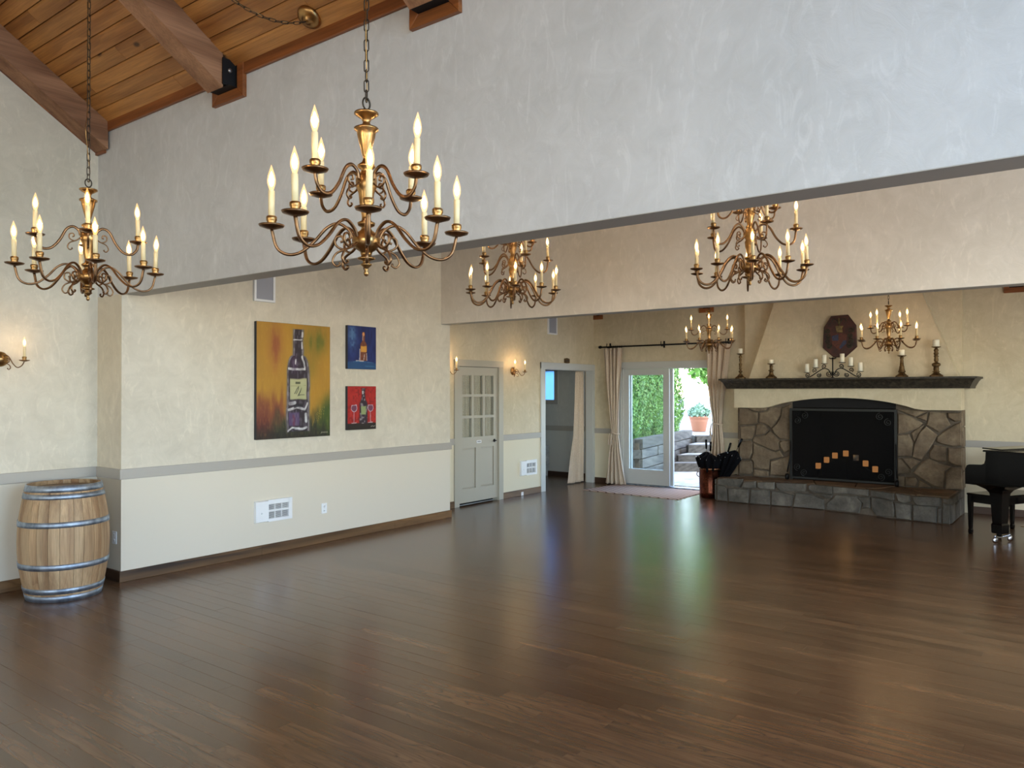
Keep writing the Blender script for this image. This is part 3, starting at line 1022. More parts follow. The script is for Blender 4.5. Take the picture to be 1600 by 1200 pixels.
# ------------------------------------------------------------------ fireplace
fp = thing('fireplace', 'wide stone fireplace with raised hearth and plaster hood', 'fireplace', (0, 0, 0))
SX = 12.33   # face of the surround mortar
m = MB()
m.box(SX, XF - 0.001, 3.78, 4.64, 0, 1.75)
m.build('surround_body', 'mortar', fp)
MB().box(SX, XF - 0.001, 1.475, 2.30, 0, 1.75).build('surround_body', 'mortar', fp)
# firebox
m = MB()
m.box(13.15, 13.2, 2.2, 3.9, 0.0, 1.7)
m.add([(12.35, 3.78, 0.3), (13.2, 3.55, 0.3), (13.2, 3.55, 1.7), (12.35, 3.78, 1.7), (12.35, 3.84, 0.3), (13.2, 3.9, 0.3), (13.2, 3.9, 1.7), (12.35, 3.84, 1.7)],
      [(0, 1, 2, 3), (7, 6, 5, 4), (0, 4, 5, 1), (1, 5, 6, 2), (2, 6, 7, 3), (3, 7, 4, 0)])
m.add([(12.35, 2.30, 0.3), (13.2, 2.5, 0.3), (13.2, 2.5, 1.7), (12.35, 2.30, 1.7), (12.35, 2.25, 0.3), (13.2, 2.2, 0.3), (13.2, 2.2, 1.7), (12.35, 2.25, 1.7)],
      [(0, 1, 2, 3), (7, 6, 5, 4), (0, 4, 5, 1), (1, 5, 6, 2), (2, 6, 7, 3), (3, 7, 4, 0)])
m.box(12.35, 13.2, 2.25, 3.84, 0.28, 0.335); m.box(12.60, 13.2, 2.25, 3.84, 1.5, 1.7)
m.box(SX + 0.01, XF - 0.001, 2.30, 3.78, 1.47, 1.75)
m.build('firebox', 'flat_black', fp, label='black firebox')  # one flat near-black over the whole box and the fill above it

SURR_L =  [[(4.629, 1.458), (4.503, 1.454), (4.426, 1.408), (4.314, 1.381), (4.321, 1.213), (4.368, 1.183), (4.636, 1.17)], [(4.491, 1.456), (4.169, 1.46), (4.192, 1.417), (4.309, 1.392), (4.426, 1.414)], [(4.618, 1.153), (4.368, 1.171), (4.362, 1.119), (4.374, 1.026), (4.422, 0.943), (4.607, 0.93)], [(4.613, 0.912), (4.44, 0.924), (4.404, 0.885), (4.411, 0.722), (4.464, 0.626), (4.626, 0.606)], [(4.626, 0.589), (4.441, 0.604), (4.4, 0.56), (4.404, 0.42), (4.442, 0.372), (4.633, 0.371)], [(4.303, 1.375), (4.169, 1.412), (4.123, 1.47), (3.941, 1.478), (3.947, 1.358), (4.032, 1.231), (4.107, 1.132), (4.216, 1.204), (4.303, 1.225)], [(4.344, 1.189), (4.286, 1.208), (4.216, 1.186), (4.142, 1.102), (4.194, 1.049), (4.298, 1.017), (4.363, 1.014), (4.357, 1.073)], [(4.096, 1.121), (4.021, 1.209), (3.936, 1.342), (3.918, 1.472), (3.801, 1.519), (3.803, 0.971), (3.948, 0.96), (4.056, 1.048)], [(4.38, 0.991), (4.194, 1.032), (4.124, 1.097), (3.965, 0.948), (3.988, 0.902), (3.977, 0.8), (4.023, 0.769), (4.125, 0.793), (4.392, 0.909), (4.41, 0.931)], [(3.977, 0.914), (3.943, 0.949), (3.803, 0.955), (3.804, 0.797), (3.893, 0.741), (3.966, 0.846)], [(4.393, 0.886), (4.126, 0.782), (4.011, 0.758), (3.966, 0.789), (3.916, 0.695), (4.126, 0.627), (4.138, 0.46), (4.394, 0.485), (4.394, 0.572), (4.441, 0.628), (4.399, 0.723)], [(4.12, 0.61), (3.916, 0.678), (3.804, 0.718), (3.805, 0.503), (3.805, 0.379), (4.121, 0.392)], [(4.388, 0.468), (4.138, 0.449), (4.139, 0.368), (4.394, 0.357)]]
SURR_R =  [[(2.273, 1.459), (2.171, 1.468), (1.89, 1.435), (2.043, 1.358), (2.171, 1.408)], [(2.274, 1.406), (2.185, 1.4), (1.97, 1.285), (1.944, 1.264), (2.011, 1.188), (2.186, 1.115), (2.275, 1.105)], [(2.03, 1.351), (1.884, 1.42), (1.898, 1.302), (2.01, 1.336)], [(1.864, 1.428), (1.65, 1.424), (1.644, 1.351), (1.6, 1.251), (1.748, 1.144), (1.904, 1.243), (1.884, 1.332)], [(1.637, 1.424), (1.472, 1.434), (1.473, 1.312), (1.542, 1.295), (1.631, 1.359)], [(2.105, 1.125), (1.971, 1.226), (1.931, 1.249), (2.018, 1.076), (2.059, 0.985)], [(2.275, 1.09), (2.125, 1.11), (2.065, 0.985), (2.086, 0.79), (2.276, 0.773)], [(1.905, 1.228), (1.761, 1.107), (1.82, 0.98), (1.966, 0.737), (2.08, 0.776), (2.059, 0.97), (1.984, 1.151)], [(1.781, 1.07), (1.671, 1.176), (1.543, 1.266), (1.473, 1.297), (1.468, 0.966), (1.557, 0.947), (1.736, 0.983), (1.781, 1.011)], [(1.801, 0.966), (1.646, 0.951), (1.647, 0.74), (1.737, 0.727), (1.867, 0.772), (1.867, 0.86)], [(1.633, 0.937), (1.462, 0.944), (1.464, 0.685), (1.545, 0.687), (1.634, 0.74)], [(2.222, 0.761), (2.086, 0.768), (1.98, 0.721), (2.094, 0.596), (2.134, 0.638)], [(2.277, 0.758), (2.229, 0.753), (2.114, 0.61), (2.114, 0.55), (2.278, 0.524)], [(1.966, 0.715), (1.874, 0.771), (1.737, 0.713), (1.596, 0.67), (1.667, 0.607), (1.681, 0.359), (1.817, 0.378), (2.081, 0.552)], [(1.59, 0.663), (1.464, 0.67), (1.461, 0.361), (1.668, 0.345), (1.661, 0.579)], [(2.176, 0.486), (2.041, 0.488), (2.021, 0.437), (2.041, 0.361), (2.176, 0.359)], [(2.001, 0.468), (1.843, 0.368), (2.008, 0.349)], [(2.278, 0.502), (2.182, 0.493), (2.183, 0.343), (2.278, 0.344)]]
for poly in SURR_L + SURR_R:
    pr_ = 0.03 + RNG.random() * 0.022
    P3 = [(SX, y_, z_) for y_, z_ in poly]
    c = sum((Vector(p) for p in P3), Vector()) / len(P3)
    P3 = [Vector(p) + (c - Vector(p)).normalized() * 0.004 for p in P3]
    MB().prism(P3, (-pr_, RNG.uniform(-.003, .003), 0), 0.016, 0.35).build('stone', 'field_stone', fp)
# side faces of the surround (squared stones)
for z0_, z1_ in ((0.36, 0.6), (0.61, 0.93), (0.94, 1.22), (1.23, 1.46)):
    MB().prism([(SX, 1.475, z0_), (XF - 0.03, 1.475, z0_), (XF - 0.03, 1.475, z1_), (SX, 1.475, z1_)], (0, -0.02, 0), 0.01, 0.4).build('stone', 'field_stone', fp)
    MB().prism([(SX, 4.64, z0_), (XF - 0.03, 4.64, z0_), (XF - 0.03, 4.64, z1_), (SX, 4.64, z1_)], (0, 0.02, 0), 0.01, 0.4).build('stone', 'field_stone', fp)

# hearth platform
HP = [(11.69, 4.80), (11.66, 4.1), (11.74, 3.3), (11.60, 2.6), (11.45, 2.14), (11.37, 1.48)]
hb = [(x_ + 0.02, min(max(y_, 1.50), 4.78)) for x_, y_ in HP] + [(XF - 0.002, 1.50), (XF - 0.002, 4.78)]
m = MB().prism([(x_, y_, 0.0) for x_, y_ in hb], (0, 0, 0.325))
m.build('hearth_body', 'mortar', fp)
HEARTH =  [[(11.687, 4.741, 0.35), (11.67, 4.328, 0.374), (11.67, 4.341, 0.305), (11.672, 4.38, 0.24), (11.687, 4.741, 0.262)], [(11.67, 4.322, 0.331), (11.661, 4.126, 0.352), (11.661, 4.12, 0.255), (11.666, 4.24, 0.233), (11.671, 4.354, 0.242)], [(11.66, 4.101, 0.341), (11.685, 3.847, 0.357), (11.685, 3.848, 0.248), (11.663, 4.065, 0.24), (11.66, 4.107, 0.274)], [(11.687, 3.83, 0.352), (11.73, 3.397, 0.361), (11.73, 3.398, 0.249), (11.694, 3.761, 0.23), (11.688, 3.824, 0.286)], [(11.733, 3.369, 0.333), (11.737, 3.33, 0.359), (11.681, 3.007, 0.353), (11.682, 3.008, 0.249), (11.739, 3.309, 0.225), (11.734, 3.364, 0.274)], [(11.688, 4.755, 0.248), (11.683, 4.642, 0.245), (11.681, 4.589, 0.199), (11.681, 4.583, -0.026), (11.688, 4.756, -0.029)], [(11.68, 4.569, 0.213), (11.666, 4.24, 0.221), (11.667, 4.253, -0.026), (11.68, 4.563, -0.03)], [(11.665, 4.208, 0.211), (11.678, 3.924, 0.231), (11.679, 3.913, -0.022), (11.665, 4.228, -0.03)], [(11.68, 3.9, 0.227), (11.694, 3.761, 0.218), (11.712, 3.578, 0.177), (11.709, 3.613, -0.016), (11.68, 3.901, -0.021)], [(11.714, 3.555, 0.214), (11.737, 3.331, 0.212), (11.709, 3.143, 0.149), (11.707, 3.137, -0.008), (11.711, 3.59, -0.014)], [(11.718, 3.19, 0.219), (11.682, 3.008, 0.236), (11.685, 3.025, 0.19), (11.703, 3.113, 0.163)], [(11.683, 3.013, 0.353), (11.57, 2.506, 0.357), (11.57, 2.507, 0.273), (11.639, 2.796, 0.265), (11.683, 3.014, 0.26)], [(11.564, 2.49, 0.353), (11.457, 2.161, 0.346), (11.455, 2.156, 0.255), (11.512, 2.332, 0.256), (11.562, 2.485, 0.282)], [(11.452, 2.145, 0.348), (11.429, 1.966, 0.338), (11.428, 1.956, 0.254), (11.438, 2.04, 0.219), (11.448, 2.12, 0.248)], [(11.426, 1.941, 0.319), (11.42, 1.892, 0.334), (11.384, 1.592, 0.342), (11.384, 1.593, 0.233), (11.419, 1.883, 0.208), (11.425, 1.932, 0.267)], [(11.381, 1.573, 0.339), (11.372, 1.499, 0.33), (11.372, 1.5, 0.263), (11.376, 1.532, 0.281), (11.381, 1.569, 0.292)], [(11.702, 3.108, 0.1), (11.68, 3.002, 0.198), (11.676, 2.979, 0.235), (11.617, 2.685, 0.248), (11.601, 2.603, 0.156), (11.607, 2.636, 0.012), (11.702, 3.108, 0.013)], [(11.613, 2.663, 0.239), (11.562, 2.485, 0.259), (11.563, 2.485, 0.104), (11.599, 2.597, 0.078), (11.597, 2.591, 0.157)], [(11.559, 2.474, 0.261), (11.464, 2.182, 0.241), (11.457, 2.162, 0.157), (11.457, 2.162, 0.022), (11.534, 2.398, 0.005), (11.559, 2.474, 0.094)], [(11.457, 2.161, 0.227), (11.426, 1.942, 0.218), (11.427, 1.952, 0.105), (11.427, 1.953, -0.007), (11.45, 2.141, 0.009)], [(11.425, 1.932, 0.214), (11.389, 1.635, 0.218), (11.39, 1.645, -0.007), (11.425, 1.933, -0.02)], [(11.388, 1.625, 0.209), (11.383, 1.588, 0.213), (11.384, 1.594, -0.008), (11.388, 1.627, -0.007)], [(11.381, 1.574, 0.271), (11.372, 1.495, 0.258), (11.371, 1.492, -0.004), (11.382, 1.58, -0.008)]]
for poly in HEARTH:
    P3 = [Vector((p[0] + 0.02, p[1], max(p[2], 0.004))) for p in poly]
    c = sum(P3, Vector()) / len(P3)
    P3 = [p + (c - p).normalized() * 0.003 for p in P3]
    pr_ = 0.028 + 0.02 * RNG.random() + (0.012 if c.z > 0.26 else 0)
    MB().prism(P3, (-pr_, 0, 0), 0.012, 0.4).build('stone', 'hearth_stone', fp)
for (xa, xb, za, zb) in ((11.42, 11.70, 0.01, 0.25), (11.71, 12.1, 0.01, 0.22), (12.11, 12.6, 0.01, 0.24), (11.39, 11.95, 0.26, 0.335), (11.96, 12.6, 0.25, 0.335)):
    MB().prism([(xa, 1.50, za), (xb, 1.50, za), (xb, 1.50, zb), (xa, 1.50, zb)], (0, -0.03, 0), 0.012, 0.4).build('stone', 'hearth_stone', fp)
    MB().prism([(xa + .3, 4.78, za), (xb, 4.78, za), (xb, 4.78, zb), (xa + .3, 4.78, zb)], (0, 0.02, 0), 0.012, 0.4).build('stone', 'hearth_stone', fp)


def clip(poly, px, py, nx_, ny_):
    out = []
    for i in range(len(poly)):
        a_, b_ = poly[i], poly[(i + 1) % len(poly)]
        da = (a_[0] - px) * nx_ + (a_[1] - py) * ny_; db = (b_[0] - px) * nx_ + (b_[1] - py) * ny_
        if da <= 0: out.append(a_)
        if da * db < 0:
            t_ = da / (da - db); out.append((a_[0] + (b_[0] - a_[0]) * t_, a_[1] + (b_[1] - a_[1]) * t_))
    return out


def voronoi(seeds, region):
    for i, s_ in enumerate(seeds):
        poly = list(region)
        for j, q in enumerate(seeds):
            if i == j: continue
            dx, dy = q[0] - s_[0], q[1] - s_[1]
            poly = clip(poly, (s_[0] + q[0]) / 2, (s_[1] + q[1]) / 2, dx, dy)
            if len(poly) < 3: break
        if len(poly) >= 3: yield poly


reg = [(11.44, 1.50), (11.50, 2.14), (11.65, 2.6), (11.78, 3.3), (11.70, 4.1), (11.73, 4.78), (12.32, 4.78), (12.32, 1.50)]
sd = [(11.62 + 0.34 * k_ + RNG.uniform(-.1, .1), 1.65 + 0.36 * j + (0.16 if k_ else 0) + RNG.uniform(-.12, .12)) for k_ in range(2) for j in range(9)]
for poly in voronoi(sd, reg):
    P3 = [Vector((p[0], p[1], 0.322)) for p in poly]
    c = sum(P3, Vector()) / len(P3)
    P3 = [p + (c - p).normalized() * 0.008 for p in P3]
    MB().prism(P3, (0, 0, 0.022 + 0.01 * RNG.random()), 0.01, 0.4).build('flagstone', 'flagstone', fp)

# cream lintel with a segmental arch
LX = 12.17
y0_, y1_ = 1.46, 4.66
na = 28
top = [(y0_ + (y1_ - y0_) * i / na, 1.79) for i in range(na + 1)]
def archz(y):
    c_ = 3.06; hw_ = 1.06
    t_ = abs(y - c_) / hw_
    return 1.46 + (0.165 * (1 - t_ * t_) ** 0.8 if t_ < 1 else 0.0)
bot = [(y0_ + (y1_ - y0_) * i / na, archz(y0_ + (y1_ - y0_) * i / na)) for i in range(na + 1)]
vs = []; fs = []
for (ya, za), (yb2, zb2) in zip(top, bot):
    vs += [(LX, ya, za), (LX, yb2, zb2), (SX + 0.25, ya, za), (SX + 0.25, yb2, zb2)]
for i in range(na):
    q = 4 * i
    fs += [(q, q + 4, q + 5, q + 1), (q + 1, q + 5, q + 7, q + 3), (q + 2, q + 3, q + 7, q + 6), (q, q + 2, q + 6, q + 4)]
fs += [(0, 1, 3, 2), (4 * na, 4 * na + 2, 4 * na + 3, 4 * na + 1)]
MB().add(vs, fs).build('arched_lintel', 'plaster_far', fp, label='cream plaster lintel with a shallow arch')
# carved mantel shelf with a sloping cove
def mantel_loop(x, ya, yb2, z): return [(x, ya, z), (x, yb2, z), (XF - 0.002, yb2, z), (XF - 0.002, ya, z)]
prof = [(12.04, 1.33, 4.74, 1.765), (12.03, 1.33, 4.745, 1.785), (11.97, 1.29, 4.77, 1.86), (11.93, 1.26, 4.80, 1.895), (11.91, 1.24, 4.82, 1.90), (11.91, 1.24, 4.82, 1.925)]
vs = []
for p in prof: vs += mantel_loop(*p)
fs = [(3, 2, 1, 0), tuple(range(len(vs) - 4, len(vs)))]
for k_ in range(len(prof) - 1):
    for i in range(4):
        j = (i + 1) % 4
        fs.append((4 * k_ + i, 4 * k_ + j, 4 * k_ + 4 + j, 4 * k_ + 4 + i))
MB().add(vs, fs).build('mantel_shelf', 'carved_mantel', fp, label='dark carved mantel shelf')
# chimney breast and tapered hood
MB().box(12.50, XF - 0.002, 1.478, 4.60, 1.92, 3.9).build('chimney_breast', 'plaster_far', fp)
def frus(z0, xa, ya, yb2, z1, xb_, yc, yd):
    return MB().add([(xa, ya, z0), (xa, yb2, z0), (12.52, yb2, z0), (12.52, ya, z0), (xb_, yc, z1), (xb_, yd, z1), (12.52, yd, z1), (12.52, yc, z1)],
                    [(3, 2, 1, 0), (4, 5, 6, 7), (0, 1, 5, 4), (1, 2, 6, 5), (2, 3, 7, 6), (3, 0, 4, 7)])
frus(1.92, 12.22, 1.495, 4.435, 3.9, 12.42, 2.25, 3.83).build('hood', 'plaster_far', fp, label='tapering plaster chimney hood')

# fire screen
fs_ = thing('fire_screen', 'black wire mesh fire screen with scrolled corners', 'fire screen', (12.24, 3.03, 0.352))
sw, sh = 0.745, 1.11
b = MB()
for y_ in (-sw, sw): b.bbox(-0.012, 0.012, y_ - 0.018, y_ + 0.018, 0.0, sh, 0.003)
b.bbox(-0.011, 0.011, -sw + 0.018, sw - 0.018, sh - 0.04, sh, 0.003); b.bbox(-0.011, 0.011, -sw + 0.018, sw - 0.018, 0.02, 0.05, 0.003)
b.build('screen_frame', 'screen_iron', fs_)
MB().box(-0.002, 0.002, -sw + 0.015, sw - 0.015, 0.04, sh - 0.03).build('mesh_panel', 'screen_mesh', fs_)
for sy in (-1, 1):
    for (dy, dz, flip) in ((0.21, sh - 0.11, 1), (0.10, sh - 0.19, 1), (0.20, 0.12, -1), (0.10, 0.20, -1)):
        MB().tube(spiral((-0.015, sy * (sw - dy), dz), 0.055, 0.008, 0.5 * pi * flip, 1.7 * sy, 26, 'yz'), 0.006, 6).build('scroll', 'screen_iron', fs_)
    b = MB().tube([(0.0, sy * sw, 0.62), (-0.03, sy * (sw + 0.005), 0.35), (-0.10, sy * (sw + 0.03), 0.12)], 0.012, 8)
    b.lathe([(0.0, -0.022), (0.045, -0.02), (0.05, 0), (0.045, 0.02), (0, 0.022)], 16, 'y', (-0.105, sy * (sw + 0.03), 0.052))
    b.build('foot', 'black_iron', fs_)

# candelabra with seven candles in the firebox
cd = thing('firebox_candelabra', 'dark iron arched candle stand inside the firebox', 'candelabra', (12.72, 3.08, 0.337))
CP = [(3.499, .50), (3.372, .60), (3.247, .675), (3.086, .715), (2.937, .655), (2.80, .575), (2.664, .495)]
pts = smooth_path([(0, y_ - 3.08, z_ - 0.337 - 0.03) for y_, z_ in CP], 4)
MB().tube(pts, 0.009, 6).build('arch_bar', 'black_iron', cd)
b = MB()
for y_, z_ in CP: b.lathe([(0.0, -0.006), (0.042, -0.004), (0.044, 0.004), (0, 0.004)], 14, 'z', (0, y_ - 3.08, z_ - 0.337 - 0.008))
b.tube([(0, -0.416, 0.13), (0, -0.43, 0.0)], 0.009, 6); b.tube([(0, 0.419, 0.13), (0, 0.43, 0.0)], 0.009, 6); b.tube([(0, 0, 0.34), (0, 0, 0)], 0.01, 6)
b.tube([(-0.12, 0, 0.006), (0.12, 0, 0.006)], 0.01, 6)
b.build('stand', 'black_iron', cd)
b = MB()
for k_ in range(7): b.tube(spiral((0, -0.33 + 0.11 * k_, 0.12 + 0.05 * sin(k_ * pi / 6)), 0.05, 0.01, 1.0, 1.4, 18, 'yz'), 0.005, 6)
b.build('scrollwork', 'black_iron', cd)
nmz = ['lowest lit candle at the end nearest the curtain side of the firebox arch', 'second lit candle up the curtain side of the firebox arch', 'lit candle just below the top on the curtain side of the firebox arch',
       'topmost lit candle of the firebox arch', 'unlit grey candle just past the top of the firebox arch', 'lit candle second from the piano end of the firebox arch', 'lowest lit candle at the piano end of the firebox arch']
for k_, (y_, z_) in enumerate(CP):
    lit = k_ != 4
    t = thing('pillar_candle', nmz[k_], 'candle', (12.72, y_, z_ - 0.002), 0, 'candles in the firebox')
    MB().lathe([(0, 0), (0.040, 0), (0.041, 0.075), (0.039, 0.086), (0.031, 0.084), (0.0, 0.076)], 16).build('wax_body', 'candle_glow' if lit else 'wax', t)
    MB().tube([(0, 0, 0.07), (0, 0.002, 0.092)], 0.002, 5).build('wick', 'slot_dark', t)
add_light('firebox_candlelight', 'POINT', (12.66, 3.08, 0.86), 1.2, (1, 0.55, 0.2), 0.1)

# ------------------------------------------------------------------ mantel things
ZM = 1.925
def pricket(x, y, h, prof, label, ch, cr):
    t = thing('candlestick', label, 'candlestick', (x, y, ZM), RNG.random(), 'candlesticks on the mantel')
    b = MB()
    # square-ish footed base
    b.lathe([(0, 0), (0.085, 0), (0.085, 0.018), (0.07, 0.03), (0.05, 0.045), (0.03, 0.07)], 6, smooth=False)
    b.build('base', 'antique_gold', t)
    MB().lathe([(0.03 * 1, 0.062)] + prof + [(0.012, h - 0.012)], 20).build('stem', 'antique_gold', t)
    MB().lathe([(0, h - 0.015), (0.03, h - 0.012), (0.058, h - 0.002), (0.062, h + 0.004), (0.05, h + 0.001), (0, h)], 24).build('drip_pan', 'antique_gold', t)
    c = thing('pillar_candle', label.replace('candlestick', 'candle').replace('carrying a white', 'on'), 'candle', (x, y, ZM + h + 0.001), 0, 'candles on the mantel candlesticks')
    MB().lathe([(0, 0), (cr, 0), (cr, ch - 0.004), (cr - 0.005, ch), (0, ch - 0.006)], 20).build('wax_body', 'wax', c)
    MB().tube([(0, 0, ch - 0.008), (0.002, 0, ch + 0.008)], 0.0015, 5).build('wick', 'slot_dark', c)
    return c
def knobs(h, spec):
    out = []
    for zf, r in spec: out.append((r, 0.07 + (h - 0.09) * zf))
    return out
c = pricket(12.12, 4.534, 0.40, knobs(0.40, [(0, .034), (.03, .016), (.10, .018), (.13, .030), (.17, .030), (.20, .014), (.27, .018), (.30, .026), (.34, .018), (.48, .022), (.55, .026), (.6, .014), (.7, .018), (.78, .022), (.82, .014), (.9, .028), (.95, .02)]),
        'tall turned candlestick at the mantel end nearest the sliding door', 0.085, 0.034); c['label'] = 'short cream candle on the tall candlestick at the door end of the mantel'
c = pricket(12.12, 4.04, 0.23, knobs(0.23, [(0, .034), (.1, .030), (.3, .028), (.36, .046), (.42, .044), (.48, .02), (.58, .03), (.64, .018), (.75, .03), (.82, .02), (.92, .034), (.97, .02)]),
        'short turned candlestick between the tall one and the iron candelabra', 0.065, 0.034); c['label'] = 'small white candle on the short turned candlestick'
c = pricket(12.12, 2.181, 0.305, knobs(0.305, [(0, .046), (.05, .05), (.1, .042), (.32, .032), (.36, .036), (.4, .028), (.86, .020), (.93, .024), (.97, .03)]),
        'plain tapering column candlestick partly behind the fireplace chandelier', 0.085, 0.036); c['label'] = 'white candle on the plain column candlestick'
c = pricket(12.12, 1.747, 0.415, knobs(0.415, [(0, .055), (.04, .034), (.1, .036), (.22, .034), (.25, .05), (.30, .056), (.36, .05), (.4, .02), (.5, .03), (.62, .022), (.66, .034), (.7, .022), (.8, .034), (.84, .022), (.92, .032), (.97, .024)]),
        'tall heavy turned candlestick at the piano end of the mantel', 0.10, 0.042); c['label'] = 'thick cream candle on the tall candlestick at the piano end'

# wrought iron candelabra
ci = thing('iron_candelabra', 'wide black wrought iron candelabra with scrolls holding six white candles', 'candelabra', (12.10, 3.115, ZM))
CA = [(0.375, 0.085), (0.245, 0.155), (0.12, 0.215), (-0.135, 0.225), (-0.255, 0.168), (-0.385, 0.09)]
R_ = 0.0075
b = MB()
for sy in (-1, 1):
    b.tube([(0, y_ * sy, z_) for y_, z_ in [(p[1], p[2]) for p in [Vector(q) for q in smooth_path([(0, 0.02, 0.05), (0, 0.06, 0.12), (0, 0.13, 0.14), (0, 0.22, 0.09), (0, 0.31, 0.03), (0, 0.37, 0.008)], 6)]]], R_, 6)
b.build('main_arms', 'black_iron', ci)
for sy in (-1, 1):
    for (cy, cz, r_, a_, tn) in ((0.36, 0.045, 0.036, -1.2, 1.3), (0.26, 0.115, 0.034, -1.2, 1.3), (0.12, 0.172, 0.036, -1.5, 1.3), (0.055, 0.06, 0.048, 2.4, 1.8), (0.20, 0.04, 0.034, 2.2, 1.6)):
        pts = [(0, sy * p[1], p[2]) for p in spiral((0, cy, cz), r_, 0.008, a_, tn, 24, 'yz')]
        MB().tube(pts, R_ * 0.85, 6).build('scroll', 'black_iron', ci)
b = MB().tube([(0, 0, 0.0), (0, 0, 0.30)], 0.009, 8); b.box(-0.07, 0.07, -0.006, 0.006, 0, 0.01)
b.tube([(0, -0.05, 0.30), (0, -0.02, 0.285), (0, 0.0, 0.30), (0, 0.02, 0.285), (0, 0.05, 0.30)], 0.009, 6)
b.build('centre_post', 'black_iron', ci)
labs = ['white candle at the door end of the iron candelabra', 'white candle second from the door end of the iron candelabra', 'white candle just on the door side of the candelabra post',
        'tallest white candle just on the piano side of the candelabra post', 'white candle second from the piano end of the iron candelabra', 'white candle at the piano end of the iron candelabra']
for (y_, z_), lb in zip(CA, labs):
    MB().lathe([(0, -0.006), (0.046, -0.003), (0.048, 0.003), (0, 0.001)], 20, 'z', (0, y_, z_)).build('candle_plate', 'black_iron', ci)
    c = thing('pillar_candle', lb, 'candle', (12.10, 3.115 + y_, ZM + z_ + 0.002), 0, 'candles on the iron candelabra')
    MB().lathe([(0, 0), (0.032, 0), (0.032, 0.126), (0.028, 0.13), (0, 0.125)], 20).build('wax_body', 'wax', c)
    MB().tube([(0, 0, 0.122), (0.001, 0, 0.138)], 0.0015, 5).build('wick', 'slot_dark', c)

# painted octagonal plaque on the hood
pq = thing('octagonal_plaque', 'dark red octagonal painted wooden shield plaque over the mantel', 'plaque', (12.262, 3.05, 2.235), 0)
oct_ = [(0.085, 0.0), (-0.085, 0.0), (-0.245, 0.15), (-0.235, 0.47), (-0.12, 0.635), (0.12, 0.625), (0.225, 0.46), (0.24, 0.15)]
simple('plaque_red', (58, 26, 18), 0.5, vary=0.35, bscale=12, bumpy=0.3)
simple('plaque_gold', (108, 90, 50), 0.5, vary=0.3, bscale=30)
simple('plaque_blue', (42, 48, 76), 0.5, vary=0.2)
simple('plaque_green', (40, 40, 24), 0.6, vary=0.4, bscale=25, bumpy=0.3)
simple('plaque_rust', (82, 38, 24), 0.5, vary=0.2)
MB().prism([(0.0, y_, z_) for y_, z_ in oct_], (-0.04, 0, 0), 0.012, 0.3).build('board', 'plaque_red', pq)
def flat(poly, name, mat, d=0.012):
    MB().prism([(-0.039, y_, z_) for y_, z_ in poly], (-d, 0, 0), 0.004, 0.4).build(name, mat, pq)
flat([(0.0, 0.10), (-0.10, 0.19), (-0.115, 0.33), (-0.06, 0.36), (0.06, 0.36), (0.115, 0.33), (0.10, 0.19)], 'shield', 'plaque_rust', 0.010)
def flat2(poly, name, mat):
    MB().prism([(-0.048, y_, z_) for y_, z_ in poly], (-0.006, 0, 0), 0.002, 0.4).build(name, mat, pq)
flat2([(0.01, 0.345), (0.105, 0.325), (0.095, 0.25), (0.01, 0.25)], 'shield_field', 'plaque_blue')
flat2([(-0.02, 0.12), (-0.10, 0.20), (-0.105, 0.25), (-0.06, 0.25), (0.0, 0.15)], 'shield_field', 'plaque_blue')
flat([(-0.05, 0.37), (-0.04, 0.44), (-0.06, 0.47), (0.05, 0.47), (0.045, 0.42), (0.03, 0.37)], 'helmet', 'plaque_gold', 0.02)
for sy in (-1, 1):
    for q in range(4):
        MB().tube([(-0.045, sy * p[1], p[2]) for p in spiral((0, 0.15 + 0.015 * (q % 2), 0.17 + 0.075 * q), 0.04, 0.008, 2.5 + q, 1.4, 18, 'yz')], 0.009, 6).build('leaf_scroll', 'plaque_green', pq)
    MB().tube([(-0.045, sy * p[1], p[2]) for p in smooth_path([(0, 0.0, 0.48), (0, 0.03, 0.55), (0, 0.08, 0.58), (0, 0.10, 0.54)], 5)], 0.008, 6).build('crest_plume', 'plaque_green', pq)
MB().tube([(-0.045, 0, 0.47), (-0.045, 0.003, 0.59)], 0.008, 6).build('crest_plume', 'plaque_gold', pq)
# ------------------------------------------------------------------ chandeliers
BULB_W = 1.2
WARM = (1.0, 0.68, 0.36)


def meshof(mb, name, mat):
    o = mb.build(name, mat)
    me = o.data
    bpy.data.objects.remove(o)
    return me


PAN = meshof(MB().lathe([(0, -0.012), (0.018, -0.010), (0.046, -0.001), (0.050, 0.006), (0.044, 0.003), (0.016, -0.004), (0, -0.004)], 24), 'drip_pan', 'old_brass')
CUP = meshof(MB().lathe([(0.0, 0), (0.014, 0.0), (0.020, 0.010), (0.017, 0.018), (0.0205, 0.024), (0.021, 0.036), (0.018, 0.040), (0, 0.04)], 18), 'candle_cup', 'brass')
SLV = meshof(MB().lathe([(0.0, 0.038), (0.0125, 0.038), (0.0125, 0.140), (0.010, 0.142), (0, 0.142)], 14), 'candle_sleeve', 'sleeve_cream')
BLB = meshof(MB().lathe([(0.0075, 0.142), (0.010, 0.150), (0.0155, 0.168), (0.0165, 0.182), (0.014, 0.200), (0.009, 0.216), (0.004, 0.232), (0.0, 0.244)], 14), 'bulb', 'bulb_glass')
FIL = meshof(MB().lathe([(0.0, 0.156), (0.008, 0.164), (0.0108, 0.180), (0.008, 0.198), (0.003, 0.212), (0.0, 0.218)], 10), 'filament', 'filament')
b = MB()
b.tube(smooth_path([(0.050, 0, -0.02), (0.085, 0, -0.045), (0.118, 0, -0.030), (0.120, 0, 0.0), (0.098, 0, 0.008), (0.090, 0, -0.010), (0.102, 0, -0.016)], 5), 0.0048, 6, flat=1.5)
